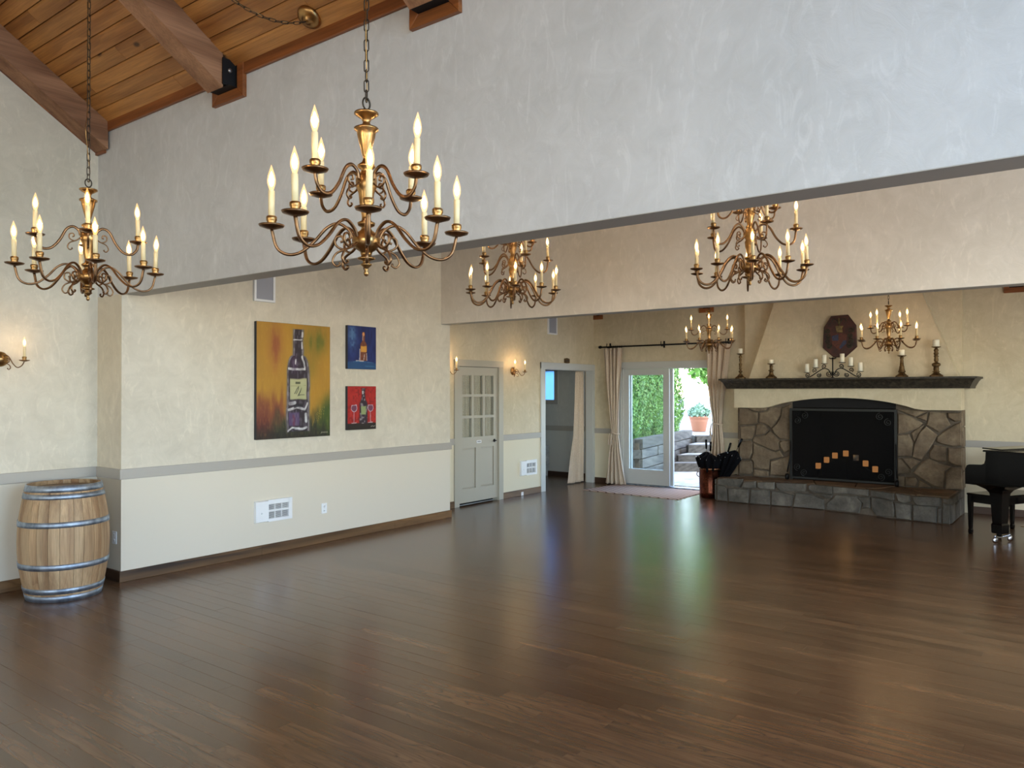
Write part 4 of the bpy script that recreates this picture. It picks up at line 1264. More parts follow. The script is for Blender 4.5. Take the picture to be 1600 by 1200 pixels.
b.tube(smooth_path([(0.085, 0, -0.045), (0.118, 0, -0.062), (0.132, 0, -0.092), (0.118, 0, -0.112), (0.102, 0, -0.104), (0.106, 0, -0.096)], 5), 0.0045, 6, flat=1.5)
SCR = meshof(b, 'scroll', 'old_brass')


def arm_mesh(ctrl, r=0.0062):
    return meshof(MB().tube(smooth_path(ctrl, 7), r, 8, flat=1.35), 'arm', 'old_brass')


def put_arm(root, armme, az, hubz, tip, scr_scale=1.0, light=True, world=None, power=BULB_W, scroll=True):
    a = link('arm', armme, root, (0, 0, 0))
    a.rotation_euler = (0, 0, az)
    tilt_ = (RNG.uniform(-.03, .03), RNG.uniform(-.03, .03), 0)
    for nm, me in (('drip_pan', PAN), ('candle_cup', CUP), ('candle_sleeve', SLV), ('bulb', BLB), ('filament', FIL)):
        c = link(nm, me, a, (tip[0], 0, tip[1]))
        if nm in ('candle_sleeve', 'bulb', 'filament'): c.rotation_euler = tilt_
    if scroll:
        s_ = link('scroll', SCR, a, (0, 0, hubz)); s_.scale = (scr_scale,) * 3
    if light and world is not None:
        x, y, z = world
        add_light('chandelier_bulb_light', 'POINT', (x + tip[0] * cos(az), y + tip[0] * sin(az), z + tip[1] + 0.19), power, WARM, 0.012)


LINK = meshof(MB().tube([(0.0095 * cos(t) * (1.0), 0, 0.026 + (0.015 if sin(t) > 0 else -0.015) + 0.0095 * sin(t)) for t in np.linspace(0.001, 2 * pi, 16, endpoint=False)], 0.0024, 6, closed=True), 'chain_link', 'chain_dark')


def chain(root, z0, z1, stuff=False):
    n = int((z1 - z0) / 0.041) + 1
    if stuff:
        b = MB()
        for k_ in range(n):
            rz = pi / 2 * (k_ % 2)
            pts = []
            for t in np.linspace(0.001, 2 * pi, 12, endpoint=False):
                px = 0.0095 * cos(t); pz = 0.026 + (0.015 if sin(t) > 0 else -0.015) + 0.0095 * sin(t)
                pts.append((px * cos(rz), px * sin(rz), z0 + k_ * 0.041 + pz))
            b.tube(pts, 0.0024, 5, closed=True)
        b.build('chain', 'chain_dark', root, kind='stuff')
        return
    for k_ in range(n):
        o = link('chain_link', LINK, root, (0, 0, z0 + k_ * 0.041)); o.rotation_euler = (0, 0, pi / 2 * (k_ % 2) + 0.5)


BODY = [(0, 0), (.008, .004), (.0105, .015), (.006, .025), (.009, .034), (.022, .045), (.023, .050), (.013, .053), (.016, .063), (.034, .068), (.036, .074),
        (.020, .08), (.024, .098), (.044, .112), (.055, .132), (.057, .148), (.050, .166), (.024, .185), (.018, .197), (.033, .204), (.036, .215), (.020, .223),
        (.017, .238), (.026, .28), (.031, .335), (.038, .352), (.042, .362), (.042, .398), (.028, .41), (.020, .428), (.035, .438), (.036, .446), (.018, .46), (.012, .475),
        (.017, .49), (.027, .53), (.036, .565), (.038, .582), (.048, .589), (.049, .596), (.032, .604), (.018, .611), (.014, .620), (.020, .634), (.040, .646), (.049, .653), (.048, .659), (.02, .662), (0, .664)]
BODYME = meshof(MB().lathe(BODY, 32), 'body', 'brass')
ARM_L = arm_mesh([(0.050, 0, 0.150), (0.070, 0, 0.185), (0.110, 0, 0.208), (0.155, 0, 0.188), (0.205, 0, 0.130), (0.255, 0, 0.088), (0.305, 0, 0.078), (0.345, 0, 0.104), (0.365, 0, 0.175)])
ARM_U = arm_mesh([(0.040, 0, 0.384), (0.048, 0, 0.412), (0.078, 0, 0.432), (0.112, 0, 0.412), (0.145, 0, 0.348), (0.185, 0, 0.300), (0.228, 0, 0.292), (0.256, 0, 0.318), (0.266, 0, 0.356)], 0.0056)
b = MB().tube([(0.019 * cos(t), 0, 0.672 + 0.024 + 0.024 * sin(t)) for t in np.linspace(0, 2 * pi, 16, endpoint=False)], 0.0036, 8, closed=True)
LOOP = meshof(b, 'hanging_loop', 'chain_dark')


def chandelier(label, x, y, z, lo, uo, ztop, stuff, power=BULB_W):
    t = thing('chandelier', label, 'chandelier', (x, y, z), 0, 'brass candle chandeliers')
    link('body', BODYME, t); link('hanging_loop', LOOP, t)
    base = math.atan2(-y, -x)
    for k_ in range(8): put_arm(t, ARM_L, base + lo + k_ * pi / 4, 0.15, (0.365, 0.186), world=(x, y, z), power=power)
    for k_ in range(4): put_arm(t, ARM_U, base + uo + k_ * pi / 2, 0.385, (0.266, 0.366), 0.8, world=(x, y, z), power=power)
    chain(t, 0.70, ztop - z - 0.03, stuff)
    return t


zt1 = zceil(2.12)
c1 = chandelier('nearest brass two-tier candle chandelier in front of the big header wall', 2.12, 2.33, 2.198, 0.02, pi / 4, zt1, False, BULB_W)
c2 = chandelier('brass two-tier candle chandelier above the wine barrel', 2.125, 4.73, 2.270, 0.10, 0.0, zt1, False, BULB_W)
c5 = chandelier('small distant brass chandelier in front of the sliding door curtain rod', 11.25, 4.70, 2.30, radians(22.5), 0.0, 3.6, True, BULB_W * 1.7)
c6 = chandelier('distant brass chandelier hanging in front of the fireplace hood', 11.49, 2.228, 2.236, radians(22.5), radians(58), 3.6, True, BULB_W * 1.7)
# a loose electric cord beside the chain of the barrel chandelier
for cc, dz in ((c2, 1.6), (c1, 1.8)):
    MB().tube(smooth_path([(0, 0, 0.70), (0.012, 0.01, 0.76), (-0.012, -0.012, 0.9), (-0.03, -0.03, 1.0), (-0.012, -0.01, 1.1), (0.005, 0.004, 1.3), (-0.006, -0.004, 1.6), (0.0, 0.0, 2.2)], 5), 0.0022, 6).build('cord', 'brass', cc)

BODY3 = [(0, 0), (.009, .004), (.012, .016), (.007, .028), (.012, .036), (.026, .048), (.014, .056), (.018, .066), (.04, .074), (.022, .084), (.032, .098), (.056, .118), (.068, .142), (.062, .165),
         (.03, .188), (.022, .20), (.04, .21), (.042, .222), (.022, .232), (.022, .25), (.034, .30), (.04, .345), (.03, .362), (.046, .385), (.052, .41), (.046, .435), (.026, .452), (.034, .466), (.020, .478),
         (.024, .50), (.036, .54), (.042, .57), (.03, .582), (.044, .60), (.046, .625), (.03, .64), (.036, .655), (.018, .67), (.024, .70), (.040, .76), (.052, .78), (.03, .79), (.02, .80), (.046, .82), (.052, .828), (.02, .834), (0, .836)]
BODY3ME = meshof(MB().lathe(BODY3, 28), 'body', 'brass')
ARM3L = arm_mesh([(0.060, 0, 0.145), (0.085, 0, 0.20), (0.130, 0, 0.232), (0.185, 0, 0.195), (0.240, 0, 0.10), (0.30, 0, 0.022), (0.36, 0, 0.005), (0.410, 0, 0.040), (0.430, 0, 0.115)], 0.0068)
ARM3M = arm_mesh([(0.046, 0, 0.410), (0.065, 0, 0.455), (0.105, 0, 0.480), (0.150, 0, 0.450), (0.195, 0, 0.372), (0.245, 0, 0.320), (0.295, 0, 0.310), (0.332, 0, 0.340), (0.345, 0, 0.418)], 0.0062)
ARM3T = arm_mesh([(0.040, 0, 0.612), (0.052, 0, 0.648), (0.080, 0, 0.665), (0.112, 0, 0.640), (0.145, 0, 0.580), (0.18, 0, 0.548), (0.215, 0, 0.545), (0.240, 0, 0.570), (0.247, 0, 0.622)], 0.0056)


def chandelier3(label, x, y, z, off, power):
    t = thing('chandelier', label, 'chandelier', (x, y, z), 0, 'brass candle chandeliers')
    link('body', BODY3ME, t)
    l_ = link('hanging_loop', LOOP, t, (0, 0, 0.17))
    base = math.atan2(-y, -x) + off
    for k_ in range(10): put_arm(t, ARM3L, base + k_ * pi / 5, 0.16, (0.430, 0.125), 1.15, world=(x, y, z), power=power)
    for k_ in range(5): put_arm(t, ARM3M, base + radians(18) + k_ * 2 * pi / 5, 0.41, (0.345, 0.428), 1.0, world=(x, y, z), power=power)
    for k_ in range(5): put_arm(t, ARM3T, base + radians(-18) + k_ * 2 * pi / 5, 0.61, (0.247, 0.632), 0.8, world=(x, y, z), power=power)
    chain(t, 0.88, 4.38 - z, True)
    return t


# off: arm azimuths; one arm points at the camera
chandelier3('large three-tier brass chandelier in the middle room partly hidden by the header, nearer the paintings', 6.0, 4.513, 2.578, 0.05, 2.9)
chandelier3('large three-tier brass chandelier in the middle room partly hidden by the header, nearer the fireplace', 6.0, 2.165, 2.568, 0.05, 2.9)

# ceiling canopy with the swagged chain
cx_, cy_ = 3.40, 4.26
nrm = Vector((-SL, 0, -1)).normalized()
t = thing('ceiling_canopy', 'round brass ceiling canopy with a swagged chain on the plank ceiling', 'ceiling canopy', (cx_ - 0.04, cy_, zceil(cx_ - 0.04)))
o = MB().lathe([(0.085, 0.0), (0.085, 0.012), (0.075, 0.028), (0.05, 0.036), (0.03, 0.038), (0.026, 0.05), (0.012, 0.056), (0, 0.058)], 28).build('canopy', 'brass', t)
o.rotation_euler = nrm.to_track_quat('Z', 'Y').to_euler()
A_ = Vector((cx_ - 0.04, cy_, zceil(cx_ - 0.04))) + nrm * 0.055
B_ = Vector((2.125, 4.73, zceil(2.125) - 0.03))
prev = None
npts = 46
sw_pts = []
for k_ in range(npts + 1):
    u = k_ / npts
    p = A_.lerp(B_, u); p.z -= 4 * 0.28 * u * (1 - u) * (1.25 - 0.5 * u)
    sw_pts.append(p)
L_ = sum((sw_pts[i + 1] - sw_pts[i]).length for i in range(npts))
nl = int(L_ / 0.041)
acc = 0; idx = 0
for k_ in range(nl):
    target = k_ * 0.041
    while idx < npts and acc + (sw_pts[idx + 1] - sw_pts[idx]).length < target:
        acc += (sw_pts[idx + 1] - sw_pts[idx]).length; idx += 1
    if idx >= npts: break
    dirv = (sw_pts[idx + 1] - sw_pts[idx]); p = sw_pts[idx] + dirv.normalized() * (target - acc)
    o = link('chain_link', LINK, t)
    q = dirv.to_track_quat('Z', 'Y').to_matrix().to_4x4() @ Matrix.Rotation(pi / 2 * (k_ % 2), 4, 'Z')
    o.matrix_local = Matrix.Translation(p - Vector(t.location)) @ q
MB().tube([p - Vector(t.location) + Vector((0.004, 0.006 * sin(i * .9), 0.004)) for i, p in enumerate(sw_pts)], 0.002, 5).build('cord', 'brass', t)

# ------------------------------------------------------------------ sconces
ARM_S = arm_mesh([(0.0, 0, 0.0), (0.030, 0, 0.030), (0.060, 0, 0.022), (0.095, 0, -0.040), (0.130, 0, -0.072), (0.165, 0, -0.055), (0.185, 0, -0.018)], 0.0045)
for (x, y, z, lab, pw_) in ((2.656, YL, 2.015, 'two-arm brass wall sconce above the wine barrel, cut by the picture edge', 1.7),
                            (8.38, Y3, 2.05, 'two-arm brass wall sconce half hidden behind the wall end beside the panelled door', 4.0),
                            (10.08, Y3, 2.055, 'two-arm brass wall sconce between the panelled door and the cased opening', 4.0)):
    t = thing('wall_sconce', lab, 'sconce', (x, y, z), 0, 'brass wall sconces')
    MB().lathe([(0, -0.045), (0.02, -0.042), (0.035, -0.032), (0.055, -0.02), (0.065, -0.006), (0.066, 0.0)], 28, 'y').build('back_plate', 'brass', t)
    for az in (radians(-43), radians(-137)):
        a_ = link('arm', ARM_S, t, (0, -0.02, 0)); a_.rotation_euler = (0, 0, az)
        for nm, me in (('drip_pan', PAN), ('candle_cup', CUP), ('candle_sleeve', SLV), ('bulb', BLB), ('filament', FIL)):
            c = link(nm, me, a_, (0.185, 0, -0.012)); c.scale = (0.85, 0.85, 0.85)
        s_ = link('scroll', SCR, a_, (-0.03, 0, 0.0)); s_.scale = (.8, .8, .8)
        add_light('sconce_bulb_light', 'POINT', (x + 0.185 * cos(az), y - 0.02 + 0.185 * sin(az), z + 0.15), pw_, (1.0, 0.66, 0.32), 0.012)

# ------------------------------------------------------------------ paintings (flat art painted into a fine colour grid)
def vnoise(U, V, s, seed):
    r_ = np.random.RandomState(seed)
    g = r_.rand(64, 64)
    x = U * s; y = V * s
    xi = np.floor(x).astype(int); yi = np.floor(y).astype(int)
    fx = x - xi; fy = y - yi
    fx = fx * fx * (3 - 2 * fx); fy = fy * fy * (3 - 2 * fy)
    def G(i, j): return g[i % 64, j % 64]
    return (G(xi, yi) * (1 - fx) + G(xi + 1, yi) * fx) * (1 - fy) + (G(xi, yi + 1) * (1 - fx) + G(xi + 1, yi + 1) * fx) * fy


def canvas(name, label, x0, x1, z0, z1, func, nx, nz, t_=0.04):
    W, H = x1 - x0, z1 - z0
    t = thing(name, label, 'painting', (x0, YP, z0), 0, 'wine bottle canvases')
    MB().bbox(0, W, -t_, -0.001, 0, H, 0.002).build('canvas_edge', 'slot_dark', t)
    u = (np.arange(nx) + 0.5) / nx; v = (np.arange(nz) + 0.5) / nz
    U, V = np.meshgrid(u, v)
    C = np.clip(func(U + 0.014 * (vnoise(U, V, 13, 77) - 0.5), V + 0.014 * (vnoise(U, V, 11, 78) - 0.5)) * 0.9, 0, 255) / 255.0
    C = np.where(C <= 0.04045, C / 12.92, ((C + 0.055) / 1.055) ** 2.4)
    vx = np.linspace(0.0015, W - 0.0015, nx + 1); vz = np.linspace(0.0015, H - 0.0015, nz + 1)
    verts = [(a_, -t_ - 0.0008, b_) for b_ in vz for a_ in vx]
    fs = [(j * (nx + 1) + i, j * (nx + 1) + i + 1, (j + 1) * (nx + 1) + i + 1, (j + 1) * (nx + 1) + i) for j in range(nz) for i in range(nx)]
    me = bpy.data.meshes.new('painted_front')
    me.from_pydata(verts, [], fs)
    me.materials.append(MATS['paint_art'])
    at = me.attributes.new('art', 'FLOAT_COLOR', 'FACE')
    buf = np.ones((nx * nz, 4)); buf[:, :3] = C.reshape(-1, 3)
    at.data.foreach_set('color', buf.reshape(-1))
    link('painted_front', me, t)
    return t


def lay(C, mask, col, a=1.0):
    m_ = np.clip(mask, 0, 1)[..., None] * a
    return C * (1 - m_) + np.array(col, float) * m_


def sstep(e0, e1, x):
    t_ = np.clip((x - e0) / (e1 - e0), 0, 1)
    return t_ * t_ * (3 - 2 * t_)


def box(U, V, x0, x1, y0, y1, s=0.006):
    return sstep(x0 - s, x0 + s, U) * (1 - sstep(x1 - s, x1 + s, U)) * sstep(y0 - s, y0 + s, V) * (1 - sstep(y1 - s, y1 + s, V))


def stroke(U, V, pts, w):
    m_ = np.zeros_like(U)
    for (xa, ya), (xb, yb2) in zip(pts, pts[1:]):
        dx, dy = xb - xa, yb2 - ya
        L2 = dx * dx + dy * dy + 1e-9
        t_ = np.clip(((U - xa) * dx + (V - ya) * dy) / L2, 0, 1)
        d = np.hypot(U - xa - t_ * dx, V - ya - t_ * dy)
        m_ = np.maximum(m_, 1 - sstep(w * 0.6, w * 1.1, d))
    return m_


def art_big(U, V):
    Uw = U + 0.03 * (vnoise(U, V, 5, 3) - 0.5); Vw = V
    n1 = vnoise(Uw, V * 0.5, 6, 1); n2 = vnoise(U * 2, V * 0.6, 14, 2); n3 = vnoise(U * 3, V, 30, 5)
    C = np.ones(U.shape + (3,)) * np.array([176, 128, 42.])
    C = lay(C, n1 * 0.5 + n2 * 0.3, (198, 146, 44))
    C = lay(C, np.exp(-((U - 0.24) ** 2 / 0.006 + (V - 0.80) ** 2 / 0.03)) * (0.5 + n2), (150, 76, 46), 0.8)
    C = lay(C, np.exp(-((U - 0.80) ** 2 / 0.02 + (V - 0.86) ** 2 / 0.012)) * (0.4 + n2), (104, 110, 34), 0.9)
    C = lay(C, np.exp(-((U - 0.70) ** 2 / 0.01 + (V - 0.70) ** 2 / 0.03)) * (0.4 + n2), (122, 114, 34), 0.5)
    C = lay(C, (1 - sstep(0.28, 0.52, V + 0.14 * n2)) * (1 - sstep(0.3, 0.5, U)), (128, 66, 40))
    C = lay(C, (1 - sstep(0.16, 0.34, V + 0.12 * n1)) * (1 - sstep(0.1, 0.25, U + 0.1 * n2)), (100, 42, 30))
    C = lay(C, (1 - sstep(0.14, 0.34, V + 0.12 * n2)) * sstep(0.14, 0.28, U), (52, 56, 34))
    C = lay(C, (1 - sstep(0.18, 0.42, V - 0.32 * (U - 0.7) + 0.12 * n1)) * sstep(0.72, 0.95, U), (66, 86, 30))
    C = lay(C, (1 - sstep(0.02, 0.20, V + 0.1 * n2)), (34, 30, 24), 0.85)
    C = lay(C, sstep(0.55, 0.9, n3), (214, 166, 70), 0.12)
    # the bottle
    cx0 = 0.545
    hwid = np.where(V > 0.72, 0.068 + 0.0 * V, np.where(V > 0.56, 0.068 + (0.155 - 0.068) * np.sqrt(np.clip(1 - ((V - 0.56) / 0.16) ** 2, 0, 1)), 0.155))
    d = np.abs(U - cx0)
    inside = (1 - sstep(-0.004, 0.004, d - hwid)) * sstep(0.048, 0.056, V) * (1 - sstep(0.955, 0.962, V))
    C = lay(C, (1 - sstep(0.0, 0.028, np.abs(d - hwid))) * sstep(0.03, 0.06, V) * (1 - sstep(0.95, 0.98, V)), (128, 122, 108), 0.55)
    C = lay(C, inside, (46, 36, 44))
    C = lay(C, inside * box(U, V, 0.42, 0.56, 0.10, 0.22, 0.01), (92, 70, 112), 0.9)
    C = lay(C, inside * box(U, V, 0.47, 0.50, 0.10, 0.20, 0.012), (120, 50, 70), 0.7)
    C = lay(C, inside * np.exp(-((U - 0.49) ** 2 / 0.003 + (V - 0.65) ** 2 / 0.006)), (74, 48, 80), 0.9)
    C = lay(C, inside * sstep(0.45, 0.8, vnoise(U * 2, V, 26, 9)), (120, 112, 124), 0.45)
    edge = (1 - sstep(0.006, 0.016, np.abs(d - hwid + 0.012))) * inside
    C = lay(C, edge * (0.35 + 0.9 * vnoise(U, V * 2, 18, 7)), (186, 180, 178), 0.62)
    for pts, w_ in ((([(0.60, 0.895), (0.60, 0.925)]), 0.014), ([(0.595, 0.79), (0.600, 0.835)], 0.014), ([(0.635, 0.60), (0.625, 0.66), (0.60, 0.71)], 0.014), ([(0.51, 0.655), (0.515, 0.685)], 0.010),
                    ([(0.655, 0.14), (0.655, 0.20)], 0.020), ([(0.50, 0.075), (0.60, 0.07), (0.66, 0.085)], 0.012), ([(0.41, 0.605), (0.47, 0.60), (0.54, 0.61), (0.62, 0.60)], 0.012),
                    ([(0.43, 0.30), (0.50, 0.305)], 0.018), ([(0.42, 0.245), (0.52, 0.265), (0.64, 0.25), (0.67, 0.30)], 0.014), ([(0.40, 0.06), (0.46, 0.085), (0.56, 0.075)], 0.009), ([(0.48, 0.865), (0.60, 0.865)], 0.006)):
        C = lay(C, stroke(U, V, pts, w_) * (0.5 + 0.6 * vnoise(U, V, 30, 11)), (226, 224, 222), 0.95)
    C = lay(C, stroke(U, V, [(0.50, 0.275), (0.60, 0.285)], 0.016), (30, 28, 36), 0.8)
    lab = box(U, V, 0.435, 0.660, 0.335, 0.520, 0.008)
    C = lay(C, lab, (180, 180, 132)); C = lay(C, lab * vnoise(U, V, 12, 21), (202, 196, 150), 0.7)
    C = lay(C, lab * box(U, V, 0.51, 0.575, 0.478, 0.497, 0.004), (70, 74, 50), 0.85)
    C = lay(C, stroke(U, V, [(0.445, 0.462), (0.65, 0.462)], 0.0022), (150, 150, 104), 0.8)
    C = lay(C, stroke(U, V, [(0.495, 0.385), (0.525, 0.43), (0.550, 0.455), (0.545, 0.43), (0.515, 0.385)], 0.0045), (60, 62, 48), 0.9)
    C = lay(C, stroke(U, V, [(0.535, 0.363), (0.575, 0.415), (0.590, 0.44), (0.575, 0.405), (0.545, 0.37), (0.63, 0.375)], 0.0040), (60, 62, 48), 0.9)
    # scratch marks and a signature scribble
    for k_ in range(5):
        C = lay(C, stroke(U, V, [(0.74 + 0.04 * k_, 0.10 + 0.02 * k_), (0.80 + 0.03 * k_, 0.20 + 0.02 * k_)], 0.002), (210, 176, 90), 0.5)
    sg_ = [(0.87 + 0.012 * i, 0.028 + (0.010 if i % 2 else 0.0)) for i in range(9)]
    C = lay(C, stroke(U, V, sg_, 0.003), (176, 168, 150), 0.8)
    return C


def art_blue(U, V):
    n1 = vnoise(U * 2, V * 0.7, 9, 31); n2 = vnoise(U, V, 20, 32)
    C = np.ones(U.shape + (3,)) * np.array([28, 48, 112.])
    C = lay(C, n1, (18, 30, 84)); C = lay(C, np.exp(-((U - 0.15) ** 2 / 0.02 + (V - 0.75) ** 2 / 0.08)) * (0.5 + n2), (92, 132, 176), 0.9)
    C = lay(C, (1 - sstep(0.14, 0.19, V - 0.02 * np.sin(U * 5))), (34, 76, 120)); C = lay(C, stroke(U, V, [(0.2, 0.17), (0.5, 0.175), (0.9, 0.15)], 0.012), (70, 120, 160), 0.7)
    C = lay(C, stroke(U, V, [(0.6, 0.07), (0.95, 0.06)], 0.014), (72, 130, 170), 0.5)
    cx0 = 0.55
    hw_ = np.where(V > 0.66, 0.045, np.where(V > 0.58, 0.045 + (0.115 - 0.045) * (0.66 - V) / 0.08, 0.115))
    ins = (1 - sstep(-0.006, 0.006, np.abs(U - cx0) - hw_)) * sstep(0.18, 0.20, V) * (1 - sstep(0.86, 0.88, V))
    C = lay(C, ins, (104, 52, 36)); C = lay(C, ins * n2, (160, 96, 60), 0.6)
    C = lay(C, ins * box(U, V, 0.46, 0.66, 0.40, 0.54, 0.01), (222, 158, 66)); C = lay(C, (1 - sstep(0.03, 0.05, np.hypot(U - cx0, (V - 0.82) * 0.9))), (226, 156, 96))
    for pts, w_ in (([(0.42, 0.22), (0.42, 0.46)], 0.022), ([(0.56, 0.22), (0.58, 0.34)], 0.014), ([(0.67, 0.21), (0.66, 0.36)], 0.016), ([(0.30, 0.19), (0.55, 0.19)], 0.014), ([(0.53, 0.68), (0.53, 0.78)], 0.010)):
        C = lay(C, stroke(U, V, pts, w_), (208, 196, 190), 0.85)
    return C


def art_red(U, V):
    n1 = vnoise(U * 2, V, 9, 41); n2 = vnoise(U, V, 22, 42)
    C = np.ones(U.shape + (3,)) * np.array([166, 26, 24.])
    C = lay(C, n1, (196, 48, 36), 0.8); C = lay(C, sstep(0.6, 0.9, n2), (120, 16, 18), 0.6)
    C = lay(C, (1 - sstep(0.13, 0.16, V)), (38, 30, 24))
    cx0 = 0.55
    hw_ = np.where(V > 0.72, 0.050, np.where(V > 0.60, 0.05 + (0.13 - 0.05) * (0.72 - V) / 0.12, 0.13))
    ins = (1 - sstep(-0.006, 0.006, np.abs(U - cx0) - hw_)) * sstep(0.12, 0.14, V) * (1 - sstep(0.94, 0.96, V))
    C = lay(C, (1 - sstep(0.0, 0.05, np.abs(U - cx0) - hw_)) * (V > 0.13) * (V < 0.97), (84, 20, 24), 0.7)
    C = lay(C, ins, (50, 36, 46)); C = lay(C, ins * sstep(0.5, 0.8, n2), (176, 168, 170), 0.7)
    C = lay(C, box(U, V, 0.47, 0.64, 0.34, 0.54, 0.01), (146, 158, 104)); C = lay(C, ins * box(U, V, 0.5, 0.56, 0.82, 0.9, 0.01), (220, 214, 210), 0.8)
    for gx in (0.22, 0.80):
        bowl = 1 - sstep(0.95, 1.05, np.hypot((U - gx) / 0.095, (V - 0.50) / 0.085))
        C = lay(C, bowl * (V < 0.57), (110, 70, 96), 0.85)
        ring = (1 - sstep(0.05, 0.14, np.abs(np.hypot((U - gx) / 0.095, (V - 0.50) / 0.085) - 1.0))) * (V < 0.57)
        C = lay(C, ring, (206, 196, 206), 0.85)
        C = lay(C, stroke(U, V, [(gx - 0.09, 0.565), (gx + 0.09, 0.565)], 0.008), (206, 196, 206), 0.8)
        C = lay(C, stroke(U, V, [(gx, 0.41), (gx, 0.17)], 0.010), (200, 180, 190), 0.9)
        C = lay(C, stroke(U, V, [(gx - 0.08, 0.155), (gx + 0.08, 0.155)], 0.010), (206, 196, 200), 0.9)
    C = lay(C, stroke(U, V, [(0.82, 0.055), (0.87, 0.07), (0.92, 0.055), (0.97, 0.075)], 0.008), (200, 196, 186), 0.8)
    return C


canvas('canvas_painting', 'large canvas of a wine bottle on a golden ochre ground', 4.863, 5.842, 1.222, 2.475, art_big, 150, 190)
canvas('canvas_painting', 'small blue canvas of an amber bottle above the red one', 6.104, 6.556, 1.998, 2.515, art_blue, 64, 74)
canvas('canvas_painting', 'small red canvas of a bottle and two wine glasses', 6.104, 6.556, 1.273, 1.793, art_red, 76, 88)

# ------------------------------------------------------------------ wall speakers, heaters, outlets
def speaker(x0, x1, y, z0, z1, lab):
    t = thing('wall_speaker', lab, 'speaker', ((x0 + x1) / 2, y, z0), 0, 'white framed wall speakers')
    w_ = (x1 - x0) / 2; h_ = z1 - z0; f_ = 0.025
    b = MB()
    b.bbox(-w_, -w_ + f_, -0.03, 0, 0, h_); b.bbox(w_ - f_, w_, -0.03, 0, 0, h_); b.bbox(-w_ + f_, w_ - f_, -0.03, 0, 0, f_); b.bbox(-w_ + f_, w_ - f_, -0.03, 0, h_ - f_, h_)
    b.build('frame', 'white_paint', t)
    MB().box(-w_ + f_, w_ - f_, -0.02, -0.002, f_, h_ - f_).build('grille', 'grey_grille', t)
speaker(4.845, 5.105, YP, 2.687, 3.08, 'white framed grey speaker just under the header above the large painting')
speaker(11.07, 11.35, Y3, 2.72, 3.10, 'white framed grey speaker high above the cased opening')


def heater(x0, x1, y, z0, z1, lab):
    t = thing('wall_heater', lab, 'heater', (x0, y, z0), 0, 'white louvred wall heaters')
    W, H = x1 - x0, z1 - z0
    gx = W * 0.34
    b = MB()
    b.prism([(0, 0, 0), (0, 0, H), (0, -0.035, H - 0.01), (0, -0.035, 0.01)], (gx, 0, 0))
    b.box(gx, W - 0.04, -0.030, 0, H * 0.80, H); b.box(gx, W - 0.04, -0.030, 0, 0, H * 0.14); b.box(W - 0.045, W, -0.030, 0, 0, H); b.box(gx, W - 0.04, -0.030, 0, H * 0.46, H * 0.54)
    b.build('cover', 'white_paint', t)
    MB().box(gx, W - 0.045, -0.006, -0.002, H * 0.14, H * 0.8).build('recess', 'slot_dark', t)
    for zz0, zz1 in ((0.14, 0.46), (0.54, 0.80)):
        n_ = 7 if zz0 < 0.3 else 6
        for k_ in range(n_):
            z_ = H * (zz0 + (zz1 - zz0) * (k_ + 0.5) / n_)
            MB().add([(gx, -0.026, z_ - 0.002), (W - 0.045, -0.026, z_ - 0.002), (W - 0.045, -0.010, z_ - 0.0005), (gx, -0.010, z_ - 0.0005), (gx, -0.026, z_ + 0.001), (W - 0.045, -0.026, z_ + 0.001), (W - 0.045, -0.010, z_ + 0.002), (gx, -0.010, z_ + 0.002)],
                     [(0, 1, 2, 3), (7, 6, 5, 4), (0, 4, 5, 1), (2, 6, 7, 3)]).build('louvre', 'white_paint', t)
    for q in ((0.30, 0.6) if zz0 else ()):
        pass
    b = MB()
    for q in (0.33, 0.66): b.box(gx + (W - 0.045 - gx) * q - 0.003, gx + (W - 0.045 - gx) * q + 0.003, -0.029, -0.01, H * 0.14, H * 0.8)
    b.build('louvre_post', 'white_paint', t)
    MB().lathe([(0, -0.043), (0.008, -0.042), (0.009, -0.034)], 12, 'y', (gx * 0.45, 0, H * 0.42)).build('knob', 'white_paint', t)
heater(4.865, 5.328, YP, 0.340, 0.572, 'white louvred wall heater below the large painting')
heater(10.263, 10.721, Y3, 0.325, 0.575, 'white louvred wall heater under the sconce by the cased opening')


def outlet(loc, rz, lab):
    t = thing('wall_outlet', lab, 'outlet', loc, rz)
    MB().bbox(-0.038, 0.038, -0.006, 0, 0, 0.118, 0.003).build('cover_plate', 'white_paint', t)
    for z_ in (0.034, 0.084):
        o = MB().lathe([(0, -0.0085), (0.016, -0.008), (0.017, -0.006)], 14, 'y', (0, 0, z_)).build('socket', 'white_paint', t)
        b = MB(); b.box(-0.008, -0.005, -0.009, -0.008, z_ - 0.004, z_ + 0.006); b.box(0.005, 0.008, -0.009, -0.008, z_ - 0.004, z_ + 0.006); b.build('slots', 'slot_dark', o)
outlet((5.79, YP, 0.33), 0, 'white duplex outlet to the piano side of the wall heater')
outlet((X1, 7.185, 0.335), radians(-90), 'white outlet plate on the short return wall beside the barrel')
outlet((10.31, Y3 - 0.016, 0.002), 0, 'small pale plate on the baseboard below the far heater');  # small pale mark, built with the outlet shape
bpy.data.objects['wall_outlet.002'].scale = (0.8, 1, 0.5)

